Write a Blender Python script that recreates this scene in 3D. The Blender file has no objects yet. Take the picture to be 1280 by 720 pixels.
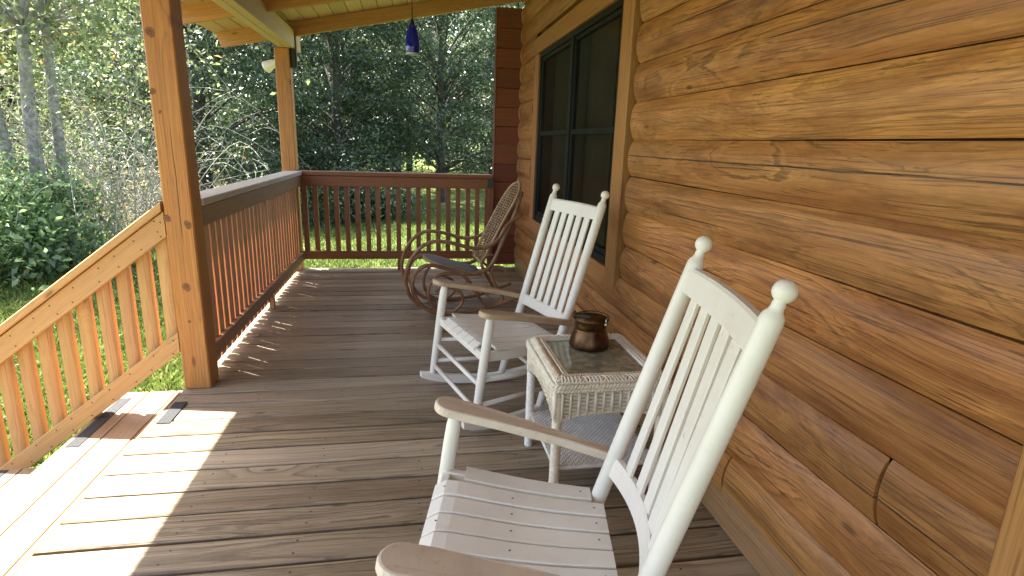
import bpy, bmesh, math, random
import numpy as np
from mathutils import Vector, Matrix

random.seed(7)
RNG = np.random.default_rng(11)
scn = bpy.context.scene
COL = scn.collection
PI = math.pi

# ------------------------------------------------------------------ helpers
def tag(o, label=None, cat=None, group=None, kind=None):
    if label: o['label'] = label
    if cat: o['category'] = cat
    if group: o['group'] = group
    if kind: o['kind'] = kind
    return o

def thing(name, label, cat, loc=(0, 0, 0), rz=0.0, group=None):
    o = bpy.data.objects.new(name, None)
    o.empty_display_size = 0.1
    COL.objects.link(o)
    o.location = loc
    o.rotation_euler = (0, 0, rz)
    return tag(o, label, cat, group)

def kids(o):
    return [c for c in o.children]

def copy_tree(o, parent=None):
    c = o.copy()
    COL.objects.link(c)
    if parent: c.parent = parent
    for k in kids(o): copy_tree(k, c)
    return c

class MB:
    """collects shapes; build() links them as one mesh object"""
    def __init__(s):
        s.v = []; s.wc = []; s.rn = []; s.f = []; s.mi = []; s.sm = []
    def add(s, vs, fs, wc=None, rnd=None, mat=0, smooth=False):
        b = len(s.v)
        if rnd is None: rnd = random.random()
        s.v += [tuple(p) for p in vs]
        s.wc += [tuple(w) for w in (wc if wc is not None else vs)]
        s.rn += [rnd] * len(vs)
        for f in fs:
            s.f.append([i + b for i in f]); s.mi.append(mat); s.sm.append(smooth)
    def beam(s, a, b, w, t, side=None, bev=.003, mat=0, rnd=None):
        """bar from a to b; w is its size along side, t its size across that"""
        a = Vector(a); b = Vector(b); d = b - a; L = d.length; d /= L
        if side is None:
            side = Vector((0, 0, 1)).cross(d)
            if side.length < 1e-4: side = Vector((1, 0, 0))
        side = Vector(side); side = (side - d * side.dot(d)).normalized()
        up = d.cross(side)
        if rnd is None: rnd = random.random()
        def sec(e):
            x = w / 2 - e; y = t / 2 - e; c = min(bev, x * .5, y * .5)
            return [(x, -y + c), (x, y - c), (x - c, y), (-x + c, y), (-x, y - c), (-x, -y + c), (-x + c, -y), (x - c, -y)]
        vs = []; wc = []
        for l, e in ((0, bev), (bev, 0), (L - bev, 0), (L, bev)):
            for p, q in sec(e):
                vs.append(a + d * l + side * p + up * q); wc.append((l + rnd * 91, p, q))
        fs = []
        for k in range(3):
            for i in range(8):
                j = (i + 1) % 8
                fs.append([k * 8 + i, k * 8 + j, k * 8 + 8 + j, k * 8 + 8 + i])
        fs.append(list(range(7, -1, -1))); fs.append(list(range(24, 32)))
        s.add(vs, fs, wc, rnd, mat)
    def box(s, x0, x1, y0, y1, z0, z1, bev=.003, mat=0, grain='x', rnd=None):
        cx, cy, cz = (x0 + x1) / 2, (y0 + y1) / 2, (z0 + z1) / 2
        if grain == 'x': s.beam((x0, cy, cz), (x1, cy, cz), y1 - y0, z1 - z0, (0, 1, 0), bev, mat, rnd)
        elif grain == 'y': s.beam((cx, y0, cz), (cx, y1, cz), x1 - x0, z1 - z0, (1, 0, 0), bev, mat, rnd)
        else: s.beam((cx, cy, z0), (cx, cy, z1), x1 - x0, y1 - y0, (1, 0, 0), bev, mat, rnd)
    def tube(s, pts, r, n=8, closed=False, mat=0, rnd=None, cap=True):
        P = [Vector(p) for p in pts]; N = len(P)
        R = r if isinstance(r, (list, tuple)) else [r] * N
        if rnd is None: rnd = random.random()
        T = []
        for i in range(N):
            if closed: t = P[(i + 1) % N] - P[i - 1]
            else: t = P[min(i + 1, N - 1)] - P[max(i - 1, 0)]
            T.append(t.normalized() if t.length > 1e-9 else Vector((0, 0, 1)))
        u = T[0].orthogonal().normalized(); vs = []; wc = []; l = 0
        for i in range(N):
            if i: l += (P[i] - P[i - 1]).length
            u = (u - T[i] * u.dot(T[i]))
            u = u.normalized() if u.length > 1e-6 else T[i].orthogonal().normalized()
            w = T[i].cross(u)
            for k in range(n):
                c, q = math.cos(2 * PI * k / n) * R[i], math.sin(2 * PI * k / n) * R[i]
                vs.append(P[i] + u * c + w * q); wc.append((l + rnd * 91, c, q))
        fs = []
        for i in range(N if closed else N - 1):
            a = i * n; b = ((i + 1) % N) * n
            for k in range(n):
                j = (k + 1) % n
                fs.append([a + k, a + j, b + j, b + k])
        s.add(vs, fs, wc, rnd, mat, True)
        if cap and not closed:
            b = len(s.v) - N * n
            s.f.append([b + k for k in range(n - 1, -1, -1)]); s.mi.append(mat); s.sm.append(False)
            e = b + (N - 1) * n
            s.f.append([e + k for k in range(n)]); s.mi.append(mat); s.sm.append(False)
    def turned(s, a, b, prof, n=16, mat=0):
        """lathe along a->b; prof is (distance along, radius) pairs"""
        a = Vector(a); d = (Vector(b) - a).normalized()
        s.tube([a + d * q for q, _ in prof], [max(r, .0004) for _, r in prof], n, False, mat)
    def slab(s, outline, fmap, t0, t1, bev=.004, mat=0, wcf=None, smooth=False):
        """an outline (counter-clockwise u,v) given thickness t0..t1 with softened edges; fmap(u,v,t) -> xyz"""
        n = len(outline); rnd = random.random()
        C = Vector((sum(p[0] for p in outline) / n, sum(p[1] for p in outline) / n))
        def inset(e):
            out = []
            for i in range(n):
                p0, p1, p2 = (Vector(outline[i - 1]), Vector(outline[i]), Vector(outline[(i + 1) % n]))
                e1 = (p1 - p0).normalized(); e2 = (p2 - p1).normalized()
                nn = Vector((-(e1.y + e2.y), e1.x + e2.x))
                if nn.length < 1e-6: nn = Vector((-e1.y, e1.x))
                nn.normalize()
                out.append(p1 + nn * e)
            return out
        loops = [(inset(bev), t0), (inset(bev * .3), t0 + bev * .3), (inset(0), t0 + bev), (inset(0), t1 - bev), (inset(bev * .3), t1 - bev * .3), (inset(bev), t1)]
        vs = []; wc = []
        for lp, t in loops:
            for p in lp:
                vs.append(fmap(p.x, p.y, t)); wc.append((p.x + rnd * 91, p.y, t))
        fs = []
        for k in range(len(loops) - 1):
            for i in range(n):
                j = (i + 1) % n
                fs.append([k * n + i, k * n + j, k * n + n + j, k * n + n + i])
        fs.append(list(range(n - 1, -1, -1)))
        m = (len(loops) - 1) * n
        fs.append(list(range(m, m + n)))
        s.add(vs, fs, wc, rnd, mat, smooth)
    def build(s, name, mats, parent=None, off=None, fixn=True):
        if not isinstance(mats, (list, tuple)): mats = [mats]
        me = bpy.data.meshes.new(name)
        if off is None: off = parent.location if (parent is not None and parent.parent is None and parent.type == 'EMPTY') else (0, 0, 0)
        if parent is not None and parent.get('_off') is not None: off = parent['_off']
        ox, oy, oz = off
        me.from_pydata([(p[0] - ox, p[1] - oy, p[2] - oz) for p in s.v], [], s.f)
        me.polygons.foreach_set('material_index', s.mi)
        me.polygons.foreach_set('use_smooth', s.sm)
        at = me.attributes.new('wc', 'FLOAT_VECTOR', 'POINT'); at.data.foreach_set('vector', np.array(s.wc, dtype=np.float32).ravel())
        at = me.attributes.new('rnd', 'FLOAT', 'POINT'); at.data.foreach_set('value', np.array(s.rn, dtype=np.float32))
        if fixn:
            bm = bmesh.new(); bm.from_mesh(me); bmesh.ops.recalc_face_normals(bm, faces=bm.faces); bm.to_mesh(me); bm.free()
        for m in mats: me.materials.append(m)
        o = bpy.data.objects.new(name, me); COL.objects.link(o)
        if parent is not None: o.parent = parent
        o['_off'] = [ox, oy, oz]
        return o

def local(root):
    """parts of this thing are given in its own coordinates"""
    root['_off'] = [0.0, 0.0, 0.0]
    return root

def bez(pts, n=6, closed=False):
    """smooth curve through points (Catmull-Rom)"""
    P = [Vector(p) for p in pts]; N = len(P); out = []
    for i in range(N if closed else N - 1):
        if closed: a, b, c, d = P[i - 1], P[i], P[(i + 1) % N], P[(i + 2) % N]
        else: a, b, c, d = P[max(i - 1, 0)], P[i], P[i + 1], P[min(i + 2, N - 1)]
        for k in range(n):
            t = k / n
            out.append(.5 * ((2 * b) + (c - a) * t + (2 * a - 5 * b + 4 * c - d) * t * t + (3 * b - a - 3 * c + d) * t ** 3))
    if not closed: out.append(P[-1])
    return out

# ------------------------------------------------------------------ materials
class NT:
    def __init__(s, name):
        s.m = bpy.data.materials.new(name); s.m.use_nodes = True
        s.t = s.m.node_tree; s.t.nodes.clear()
        s.out = s.t.nodes.new('ShaderNodeOutputMaterial')
    def n(s, ty, **kw):
        x = s.t.nodes.new('ShaderNode' + ty)
        for k, v in kw.items(): setattr(x, k, v)
        return x
    def l(s, a, b): s.t.links.new(a, b)
    def val(s, sock, v):
        if hasattr(v, 'is_output'): s.l(v, sock)
        else: sock.default_value = v
    def math(s, op, a, b=0.0, c=None, clamp=False):
        x = s.n('Math', operation=op, use_clamp=clamp)
        s.val(x.inputs[0], a); s.val(x.inputs[1], b)
        if c is not None: s.val(x.inputs[2], c)
        return x.outputs[0]
    def vec(s, x, y, z):
        c = s.n('CombineXYZ'); s.val(c.inputs[0], x); s.val(c.inputs[1], y); s.val(c.inputs[2], z); return c.outputs[0]
    def sep(s, v):
        c = s.n('SeparateXYZ'); s.l(v, c.inputs[0]); return c.outputs
    def noise(s, v, scale=1, detail=2, rough=.5, out=0):
        x = s.n('TexNoise'); s.l(v, x.inputs['Vector']); x.inputs['Scale'].default_value = scale
        x.inputs['Detail'].default_value = detail; x.inputs['Roughness'].default_value = rough
        return x.outputs[out]
    def mix(s, fac, a, b, blend='MIX'):
        x = s.n('Mix', data_type='RGBA', blend_type=blend)
        s.val(x.inputs[0], fac); s.val(x.inputs[6], a); s.val(x.inputs[7], b)
        return x.outputs[2]
    def ramp(s, fac, stops):
        x = s.n('ValToRGB'); s.l(fac, x.inputs[0]); r = x.color_ramp
        while len(r.elements) > len(stops): r.elements.remove(r.elements[-1])
        while len(r.elements) < len(stops): r.elements.new(.5)
        for e, (p, c) in zip(r.elements, stops):
            e.position = p; e.color = c if hasattr(c, '__len__') else (c, c, c, 1)
        return x.outputs[0]
    def step(s, x, a, b):
        r = s.n('MapRange', interpolation_type='SMOOTHSTEP'); s.val(r.inputs[0], x)
        s.val(r.inputs[1], a); s.val(r.inputs[2], b); r.inputs[3].default_value = 0; r.inputs[4].default_value = 1
        return r.outputs[0]
    def bsdf(s, col, rough=.5, bump=None, bs=.3, bd=.002, **kw):
        p = s.n('BsdfPrincipled'); s.val(p.inputs['Base Color'], col); s.val(p.inputs['Roughness'], rough)
        for k, v in kw.items(): s.val(p.inputs[k.replace('_', ' ')], v)
        if bump is not None:
            b = s.n('Bump'); b.inputs['Strength'].default_value = bs; b.inputs['Distance'].default_value = bd
            s.l(bump, b.inputs['Height']); s.l(b.outputs[0], p.inputs['Normal'])
        return p
    def done(s, p):
        s.l(p.outputs[0], s.out.inputs['Surface']); return s.m

def c3(r, g, b): return (r, g, b, 1)

def wood(name, dark, mid, light, freq=85, pith=.05, wob=.05, knots=1.0, checks=0.0, width=.14, rough=.5, stain=.5,
         stain_col=None, grey=None, grey_amt=0.0, bs=.25, contrast=1.0, chatter=0.0, tone=.35, spec=.4, ringw=.75):
    """solid timber: growth rings round a wandering pith, cut by the board's own faces"""
    t = NT(name)
    a = t.n('Attribute', attribute_name='wc'); r = t.n('Attribute', attribute_name='rnd')
    x, y, z = t.sep(a.outputs['Vector'])
    wn = t.n('TexWhiteNoise', noise_dimensions='1D'); t.l(r.outputs['Fac'], wn.inputs['W'])
    h1, h2, h3 = t.sep(wn.outputs['Color'])
    n1 = t.noise(t.vec(t.math('MULTIPLY', x, .9), t.math('MULTIPLY', r.outputs['Fac'], 50), 0.0), 1, 1.5)
    n2 = t.noise(t.vec(t.math('MULTIPLY', x, .8), 7.3, t.math('MULTIPLY', r.outputs['Fac'], 70)), 1, 1.5)
    py = t.math('MULTIPLY_ADD', t.math('SUBTRACT', h1, .5), width * .9, t.math('MULTIPLY', t.math('SUBTRACT', n1, .5), wob * 2.0))
    pz = t.math('MULTIPLY_ADD', h2, pith, t.math('MULTIPLY_ADD', t.math('SUBTRACT', n2, .5), wob * 2.2, pith * .5))
    yy = t.math('SUBTRACT', y, py); zz = t.math('ADD', z, pz)
    rad = t.math('SQRT', t.math('ADD', t.math('MULTIPLY', yy, yy), t.math('MULTIPLY', zz, zz)))
    # knots: a few swirls that push the rings aside
    kv = t.n('TexVoronoi', feature='F1', voronoi_dimensions='2D'); t.l(t.vec(t.math('MULTIPLY', x, 1.15), t.math('MULTIPLY_ADD', y, 3.6, t.math('MULTIPLY', h3, 9)), 0.0), kv.inputs['Vector'])
    kv.inputs['Scale'].default_value = 1.0
    kd = kv.outputs['Distance']
    kh = t.sep(kv.outputs['Color'])[0]
    kon = t.step(kh, .52, .6)
    swirl = t.math('MULTIPLY', kon, t.math('POWER', 2.718, t.math('MULTIPLY', t.math('MULTIPLY', kd, kd), -38.0)))
    rad = t.math('MULTIPLY_ADD', swirl, .03 * knots, rad)
    fine = t.noise(t.vec(t.math('MULTIPLY', x, 5), t.math('MULTIPLY', y, 22), t.math('MULTIPLY', z, 22)), 1, 3, .6)
    rad = t.math('MULTIPLY_ADD', t.math('SUBTRACT', fine, .5), .012 + chatter * .02, rad)
    ph = t.math('MULTIPLY', rad, freq)
    ring = t.math('FRACT', ph)
    amp = t.noise(t.vec(t.math('FLOOR', ph), t.math('MULTIPLY', r.outputs['Fac'], 33), 0.0), 1.7, 0)
    late = t.ramp(ring, [(0, 0.0), (.45, .08), (.78, .45), (.9, 1.0), (.95, .9), (1, 0.0)])
    late = t.math('MULTIPLY', late, t.math('MULTIPLY_ADD', amp, .9, .15))
    band = t.noise(t.vec(t.math('MULTIPLY', x, .55), t.math('MULTIPLY', rad, freq * 2.2), t.math('MULTIPLY', r.outputs['Fac'], 40)), 1, 5, .68)
    streak = t.noise(t.vec(t.math('MULTIPLY', x, .8), t.math('MULTIPLY', yy, 120), t.math('MULTIPLY', zz, 120)), 1, 4, .65)
    fib = t.noise(t.vec(t.math('MULTIPLY', x, 7), t.math('MULTIPLY', y, 420), t.math('MULTIPLY', z, 420)), 1, 2, .6)
    broad = t.noise(t.vec(t.math('MULTIPLY', x, 1.3), t.math('MULTIPLY', y, 13), t.math('MULTIPLY', z, 13)), 1, 4, .62)
    base = t.mix(t.step(t.math('MULTIPLY_ADD', band, .6, t.math('MULTIPLY', broad, .4)), .36, .64), mid, light)
    col = t.mix(t.math('MULTIPLY', t.math('MULTIPLY', late, t.step(broad, .3 if ringw < .8 else .1, .62 if ringw < .8 else .45)), ringw * contrast, clamp=True), base, dark)
    col = t.mix(t.math('MULTIPLY', t.step(band, .555, .66), .55 * contrast, clamp=True), col, dark)
    col = t.mix(t.math('MULTIPLY', t.step(streak, .555, .635), .55 * contrast, clamp=True), col, dark)
    col = t.mix(t.math('MULTIPLY', t.step(streak, .46, .38), .30), col, t.mix(.35, light, c3(1.0, .9, .75), 'MULTIPLY'))
    s2 = t.noise(t.vec(t.math('MULTIPLY', x, 1.1), t.math('MULTIPLY', y, 210), t.math('MULTIPLY', z, 210)), 1, 3, .6)
    col = t.mix(t.math('MULTIPLY', t.step(s2, .58, .64), .45 * contrast, clamp=True), col, dark)
    col = t.mix(t.math('MULTIPLY', t.math('SUBTRACT', fib, .5, clamp=True), 1.3), col, dark)
    if stain_col is not None:
        sn = t.noise(t.vec(t.math('MULTIPLY', x, 2.1), t.math('MULTIPLY', y, 10), t.math('MULTIPLY', h2, 40)), 1, 5, .65)
        col = t.mix(t.math('MULTIPLY', t.step(sn, .42, .76), stain), col, stain_col)
    if grey is not None:
        gn = t.noise(t.vec(t.math('MULTIPLY', x, 1.0), t.math('MULTIPLY', y, 5), t.math('MULTIPLY', h1, 60)), 1, 4, .6)
        g = t.math('MULTIPLY', t.step(t.math('MULTIPLY_ADD', h3, .45, gn), .42, .95), grey_amt)
        col = t.mix(g, col, t.mix(t.math('MULTIPLY', late, .5), grey, dark))
    # per-board tone
    tv = t.math('MULTIPLY_ADD', t.math('SUBTRACT', h3, .5), tone * 2, 1.0)
    hs = t.n('HueSaturation'); t.l(col, hs.inputs['Color']); t.l(tv, hs.inputs['Value'])
    t.l(t.math('MULTIPLY_ADD', h1, .012, .495), hs.inputs['Hue'])
    col = hs.outputs[0]
    kcore = t.math('MULTIPLY', kon, t.math('SUBTRACT', 1.0, t.step(kd, .012, .05)))
    if knots > 0: col = t.mix(t.math('MULTIPLY', kcore, .75), col, c3(dark[0] * .35, dark[1] * .3, dark[2] * .3))
    hgt = t.math('MULTIPLY_ADD', late, .4, t.math('MULTIPLY_ADD', streak, .8, t.math('MULTIPLY', fib, .4)))
    if checks > 0:
        cw = t.noise(t.vec(t.math('MULTIPLY', x, 2.0), t.math('MULTIPLY', h1, 30), 0.0), 1, 4, .6)
        cz = t.noise(t.vec(t.math('MULTIPLY', x, 1.1), t.math('MULTIPLY', h2, 30), 4.0), 1, 2, .5)
        tc = t.math('MULTIPLY_ADD', t.math('SUBTRACT', h2, .5), width * .7, t.math('MULTIPLY', t.math('SUBTRACT', cw, .5), .022))
        hw = t.math('MULTIPLY', t.step(cz, .47, .62), .0032 * checks)
        dist = t.math('ABSOLUTE', t.math('SUBTRACT', y, tc))
        ck = t.math('MULTIPLY', t.math('SUBTRACT', 1.0, t.step(t.math('SUBTRACT', dist, hw), -.0012, .0004)), t.step(hw, .0004, .001))
        col = t.mix(ck, col, c3(.012, .008, .006))
        hgt = t.math('SUBTRACT', hgt, t.math('MULTIPLY', ck, 4.0))
    rr = t.math('MULTIPLY_ADD', broad, .2, rough - .1)
    p = t.bsdf(col, rr, hgt, bs, .0018, Specular_IOR_Level=spec)
    return t.done(p)

def plain(name, col, rough=.5, var=.12, vs=9, bump=0.0, **kw):
    t = NT(name)
    g = t.n('TexCoord'); nz = t.noise(g.outputs['Object'], vs, 5, .6)
    d = tuple(c * (1 - var * 2) for c in col[:3]) + (1,)
    cc = t.mix(t.step(nz, .3, .75), d, col)
    f = t.noise(g.outputs['Object'], vs * 12, 3, .6)
    p = t.bsdf(cc, t.math('MULTIPLY_ADD', nz, .2, rough - .1), f if bump else None, bump, .002, **kw)
    return t.done(p)

M = {}
M['log'] = wood('log wall oiled pine', c3(.058, .020, .006), c3(.36, .145, .041), c3(.62, .31, .102), freq=64, pith=.10, wob=.075, knots=1.3,
                checks=1.0, width=.17, rough=.42, ringw=.55, stain=.95, stain_col=c3(.15, .05, .014), bs=.3, chatter=.05, tone=.14, contrast=1.25, spec=.5)
M['trim'] = wood('window trim pine', c3(.17, .06, .02), c3(.37, .165, .056), c3(.46, .225, .08), freq=80, width=.14, rough=.5, tone=.1, checks=.5)
M['wing'] = wood('dark stained board', c3(.085, .022, .010), c3(.16, .043, .018), c3(.22, .062, .026), freq=70, width=.18, rough=.45, tone=.2, knots=.7, contrast=.7)
M['deck'] = wood('weathered deck board', c3(.036, .023, .012), c3(.25, .172, .095), c3(.41, .315, .195), freq=64, pith=.045, wob=.05, knots=1.0, checks=.5, width=.14,
                 rough=.5, stain=.55, stain_col=c3(.12, .078, .040), grey=c3(.40, .345, .27), grey_amt=.42, bs=.4, tone=.28, spec=.45, contrast=1.3, ringw=.95)
M['post'] = wood('post cedar', c3(.16, .048, .014), c3(.44, .165, .046), c3(.53, .225, .07), freq=60, width=.14, rough=.5, tone=.06, checks=.7, contrast=.9, stain=.5, stain_col=c3(.28, .11, .04))
M['tread'] = wood('reddish worn tread', c3(.10, .055, .03), c3(.28, .18, .105), c3(.38, .27, .17), freq=90, width=.14, rough=.55, tone=.1, checks=.6)
M['stair'] = wood('new rail pine', c3(.25, .105, .04), c3(.50, .265, .11), c3(.58, .34, .155), freq=75, width=.09, rough=.5, tone=.07, checks=.3, contrast=.6)
M['rail'] = wood('weathered rail', c3(.13, .06, .028), c3(.30, .165, .085), c3(.38, .23, .13), freq=80, width=.14, rough=.55, tone=.1, checks=.6, grey=c3(.33, .27, .20), grey_amt=.1)
M['cap'] = wood('grey rail cap', c3(.30, .26, .22), c3(.54, .50, .45), c3(.62, .58, .53), freq=80, width=.14, rough=.5, tone=.06, checks=.6)
M['bal'] = wood('red cedar baluster', c3(.34, .15, .075), c3(.60, .31, .175), c3(.66, .37, .22), freq=90, width=.04, rough=.5, tone=.12, contrast=.6)
M['rafter'] = wood('rafter pine', c3(.20, .075, .025), c3(.42, .19, .06), c3(.50, .26, .10), freq=70, width=.12, rough=.55, tone=.1, checks=.4, contrast=.7)
M['beam'] = wood('yellow pine beam', c3(.33, .20, .08), c3(.55, .385, .18), c3(.63, .46, .24), freq=60, width=.14, rough=.55, tone=.08, checks=.4, contrast=.5)
M['ceiling'] = wood('tongue and groove pine', c3(.28, .155, .065), c3(.50, .325, .17), c3(.58, .395, .215), freq=70, width=.13, rough=.5, tone=.12, contrast=.6)
M['base'] = wood('baseboard pine', c3(.15, .07, .03), c3(.30, .175, .085), c3(.38, .23, .115), freq=70, width=.15, rough=.5, tone=.05, checks=.7)
M['recess'] = plain('red brown sealant', c3(.13, .035, .014), .6, .15, 14)
M['caulk'] = plain('pale caulk', c3(.55, .36, .26), .6, .1, 20)
M['steel'] = plain('nail heads', c3(.035, .028, .022), .5, .2, 40)
M['black'] = plain('black bracket steel', c3(.015, .015, .016), .5, .2, 30)
M['frame'] = plain('dark green window frame', c3(.006, .010, .0095), .5, .2, 9, Specular_IOR_Level=.25)
M['room'] = plain('dark room', c3(.05, .045, .04), .8, .1, 3)
M['roof'] = plain('roof sheet', c3(.12, .11, .1), .7, .2, 3)
M['grip'] = plain('grip tape', c3(.045, .047, .05), .85, .3, 160, .6)
M['white'] = None

def paint():
    t = NT('cream white paint'); g = t.n('TexCoord')
    n1 = t.noise(g.outputs['Object'], 5, 5, .6); n2 = t.noise(g.outputs['Object'], 38, 4, .65)
    n3 = t.noise(g.outputs['Object'], 150, 2, .6)
    geo = t.n('NewGeometry'); nz = t.sep(geo.outputs['Normal'])[2]
    col = t.mix(t.step(n1, .35, .75), c3(.77, .75, .70), c3(.70, .67, .61))
    grime = t.math('MULTIPLY', t.step(n2, .62, .78), t.math('MULTIPLY_ADD', t.step(n1, .45, .7), .5, .25))
    col = t.mix(grime, col, c3(.34, .27, .19))
    # small chips and specks
    sp = t.step(n3, .735, .77)
    col = t.mix(t.math('MULTIPLY', sp, .5), col, c3(.22, .17, .12))
    p = t.bsdf(col, t.math('MULTIPLY_ADD', n1, .25, .28), t.math('ADD', n2, t.math('MULTIPLY', n1, 2.0)), .12, .002, Specular_IOR_Level=.45)
    return t.done(p)
M['white'] = paint()

def worn_arm(name, ca, cb, cc_):
    t = NT(name); g = t.n('TexCoord')
    n1 = t.noise(g.outputs['Object'], 7, 5, .65); n2 = t.noise(g.outputs['Object'], 60, 4, .65)
    geo = t.n('NewGeometry'); a = t.n('Attribute', attribute_name='wc')
    col = t.mix(t.step(n1, .3, .7), ca, cb)
    col = t.mix(t.math('MULTIPLY', t.step(n2, .56, .75), .6), col, cc_)
    p = t.bsdf(col, .42, n2, .15, .002, Specular_IOR_Level=.4)
    return t.done(p)
M['arm'] = worn_arm('worn painted armrest', c3(.68, .60, .50), c3(.57, .48, .39), c3(.36, .27, .19))
M['arm_bare'] = worn_arm('armrest worn to bare wood', c3(.50, .39, .27), c3(.40, .29, .19), c3(.24, .16, .10))
M['wicker'] = plain('cream wicker', c3(.80, .735, .60), .55, .1, 25)
M['wickersh'] = plain('white wicker shelf', c3(.76, .73, .68), .55, .1, 25)
M['cane'] = plain('bentwood brown', c3(.36, .19, .10), .35, .25, 12)
M['rattan'] = plain('woven rattan', c3(.52, .35, .18), .5, .25, 40)
M['webbing'] = plain('grey woven seat', c3(.20, .19, .185), .6, .2, 60, .3)

def glassy(name, col, rough, **kw):
    t = NT(name); g = t.n('TexCoord'); n = t.noise(g.outputs['Object'], 14, 4, .6)
    p = t.bsdf(col, t.math('MULTIPLY_ADD', n, .1, rough), **kw); return t.done(p)
def tabletop():
    t = NT('table glass with painted reflection'); g = t.n('TexCoord')
    n = t.noise(g.outputs['Object'], 26, 6, .7); n2 = t.noise(g.outputs['Object'], 6, 4, .6)
    col = t.mix(t.step(n, .38, .68), c3(.17, .165, .11), c3(.34, .335, .25))  # mottled lighter tone paints the reflection of trees into the glass colour
    p = t.bsdf(col, t.math('MULTIPLY_ADD', n2, .12, .02), Specular_IOR_Level=.6); return t.done(p)
M['tglass'] = tabletop()
def cobalt():
    t = NT('cobalt glass'); p = t.bsdf(c3(.006, .022, .46), .08, Specular_IOR_Level=.6); p.inputs['Coat Weight'].default_value = .5
    p.inputs['Transmission Weight'].default_value = .25
    return t.done(p)
M['cobalt'] = cobalt()
def copper():
    t = NT('tarnished copper'); g = t.n('TexCoord'); n = t.noise(g.outputs['Object'], 22, 5, .65)
    col = t.mix(t.step(n, .35, .7), c3(.12, .062, .026), c3(.035, .017, .009))
    p = t.bsdf(col, t.math('MULTIPLY_ADD', n, .25, .2), n, .1, .003, Metallic=.85); return t.done(p)
M['copper'] = copper()
M['brass'] = plain('dull metal', c3(.45, .42, .38), .3, .1, 20, Metallic=1.0)
M['lampwhite'] = plain('white lamp housing', c3(.8, .8, .78), .4, .05, 9)

def pane():
    t = NT('insect screen and glass'); g = t.n('TexCoord')
    n = t.noise(g.outputs['Object'], 3, 3)
    d = t.bsdf(c3(.016, .013, .008), .2, Specular_IOR_Level=.16)
    tr = t.n('BsdfTransparent'); tr.inputs[0].default_value = (.8, .8, .75, 1)
    mx = t.n('MixShader'); mx.inputs[0].default_value = .5
    t.l(tr.outputs[0], mx.inputs[1]); t.l(d.outputs[0], mx.inputs[2])
    return t.done(mx)
M['pane'] = pane()
M['curtain'] = plain('beige curtain', c3(.62, .52, .37), .9, .1, 6)

def leafmat(name, d, l, hi, trans=.35, rough=.38, yellow=0.0):
    t = NT(name); a = t.n('Attribute', attribute_name='lv')
    f = a.outputs['Fac']
    col = t.ramp(f, [(0, d), (.55, l), (.93, hi), (1.0, c3(.34, .25, .08) if yellow else hi)])
    p = t.bsdf(col, rough, Specular_IOR_Level=.55)
    tl = t.n('BsdfTranslucent'); hs = t.n('HueSaturation'); t.l(col, hs.inputs['Color']); hs.inputs['Value'].default_value = 2.0; hs.inputs['Saturation'].default_value = 1.1; hs.inputs['Hue'].default_value = .485
    t.l(hs.outputs[0], tl.inputs[0])
    mx = t.n('MixShader'); mx.inputs[0].default_value = trans
    t.l(p.outputs[0], mx.inputs[1]); t.l(tl.outputs[0], mx.inputs[2])
    return t.done(mx)
M['ever'] = leafmat('evergreen leaf', c3(.017, .034, .018), c3(.042, .074, .038), c3(.10, .14, .07), .24, .33)
M['wood_leaf'] = leafmat('woodland leaf', c3(.07, .10, .045), c3(.15, .19, .09), c3(.29, .31, .17), .42, .36, 1)
M['shrub_leaf'] = leafmat('shrub leaf', c3(.07, .12, .06), c3(.15, .23, .11), c3(.24, .32, .17), .42, .2)
M['dry'] = leafmat('dry brush leaf', c3(.10, .085, .05), c3(.17, .15, .08), c3(.22, .2, .09), .3, .5)
def bark(name, c1, c2):
    t = NT(name); a = t.n('Attribute', attribute_name='wc'); x, y, z = t.sep(a.outputs['Vector'])
    n = t.noise(t.vec(t.math('MULTIPLY', x, 14), t.math('MULTIPLY', y, 14), t.math('MULTIPLY', z, 14)), 1, 5, .7)
    p = t.bsdf(t.mix(t.step(n, .35, .7), c1, c2), .85, n, .6, .01); return t.done(p)
M['bark_pale'] = bark('pale grey bark', c3(.17, .165, .15), c3(.38, .37, .34))
M['bark_dark'] = bark('dark bark', c3(.03, .025, .02), c3(.08, .07, .055))
M['twig'] = bark('bleached twig', c3(.30, .28, .24), c3(.48, .46, .42))

def lawnmat():
    t = NT('lawn'); g = t.n('NewGeometry'); P = g.outputs['Position']
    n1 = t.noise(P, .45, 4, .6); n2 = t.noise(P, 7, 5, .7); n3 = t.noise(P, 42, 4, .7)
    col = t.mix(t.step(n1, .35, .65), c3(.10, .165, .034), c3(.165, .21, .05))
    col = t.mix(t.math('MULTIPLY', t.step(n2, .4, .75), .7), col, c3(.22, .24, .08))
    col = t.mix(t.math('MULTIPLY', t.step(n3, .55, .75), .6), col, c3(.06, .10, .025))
    # leaf litter under the wood to the far left
    x, y, z = t.sep(P)
    w = t.math('ADD', t.math('MULTIPLY', x, -.75), t.math('MULTIPLY_ADD', t.math('SUBTRACT', n1, .5), 5.0, t.math('MULTIPLY', y, .06)))
    col = t.mix(t.math('MULTIPLY', t.step(w, 5.2, 7.5), .75), col, t.mix(n2, c3(.10, .075, .045), c3(.20, .16, .10)))
    hgt = t.math('MULTIPLY_ADD', n3, .7, n2)
    p = t.bsdf(col, .8, hgt, .9, .05, Specular_IOR_Level=.2); return t.done(p)
M['lawn'] = lawnmat()
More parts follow.
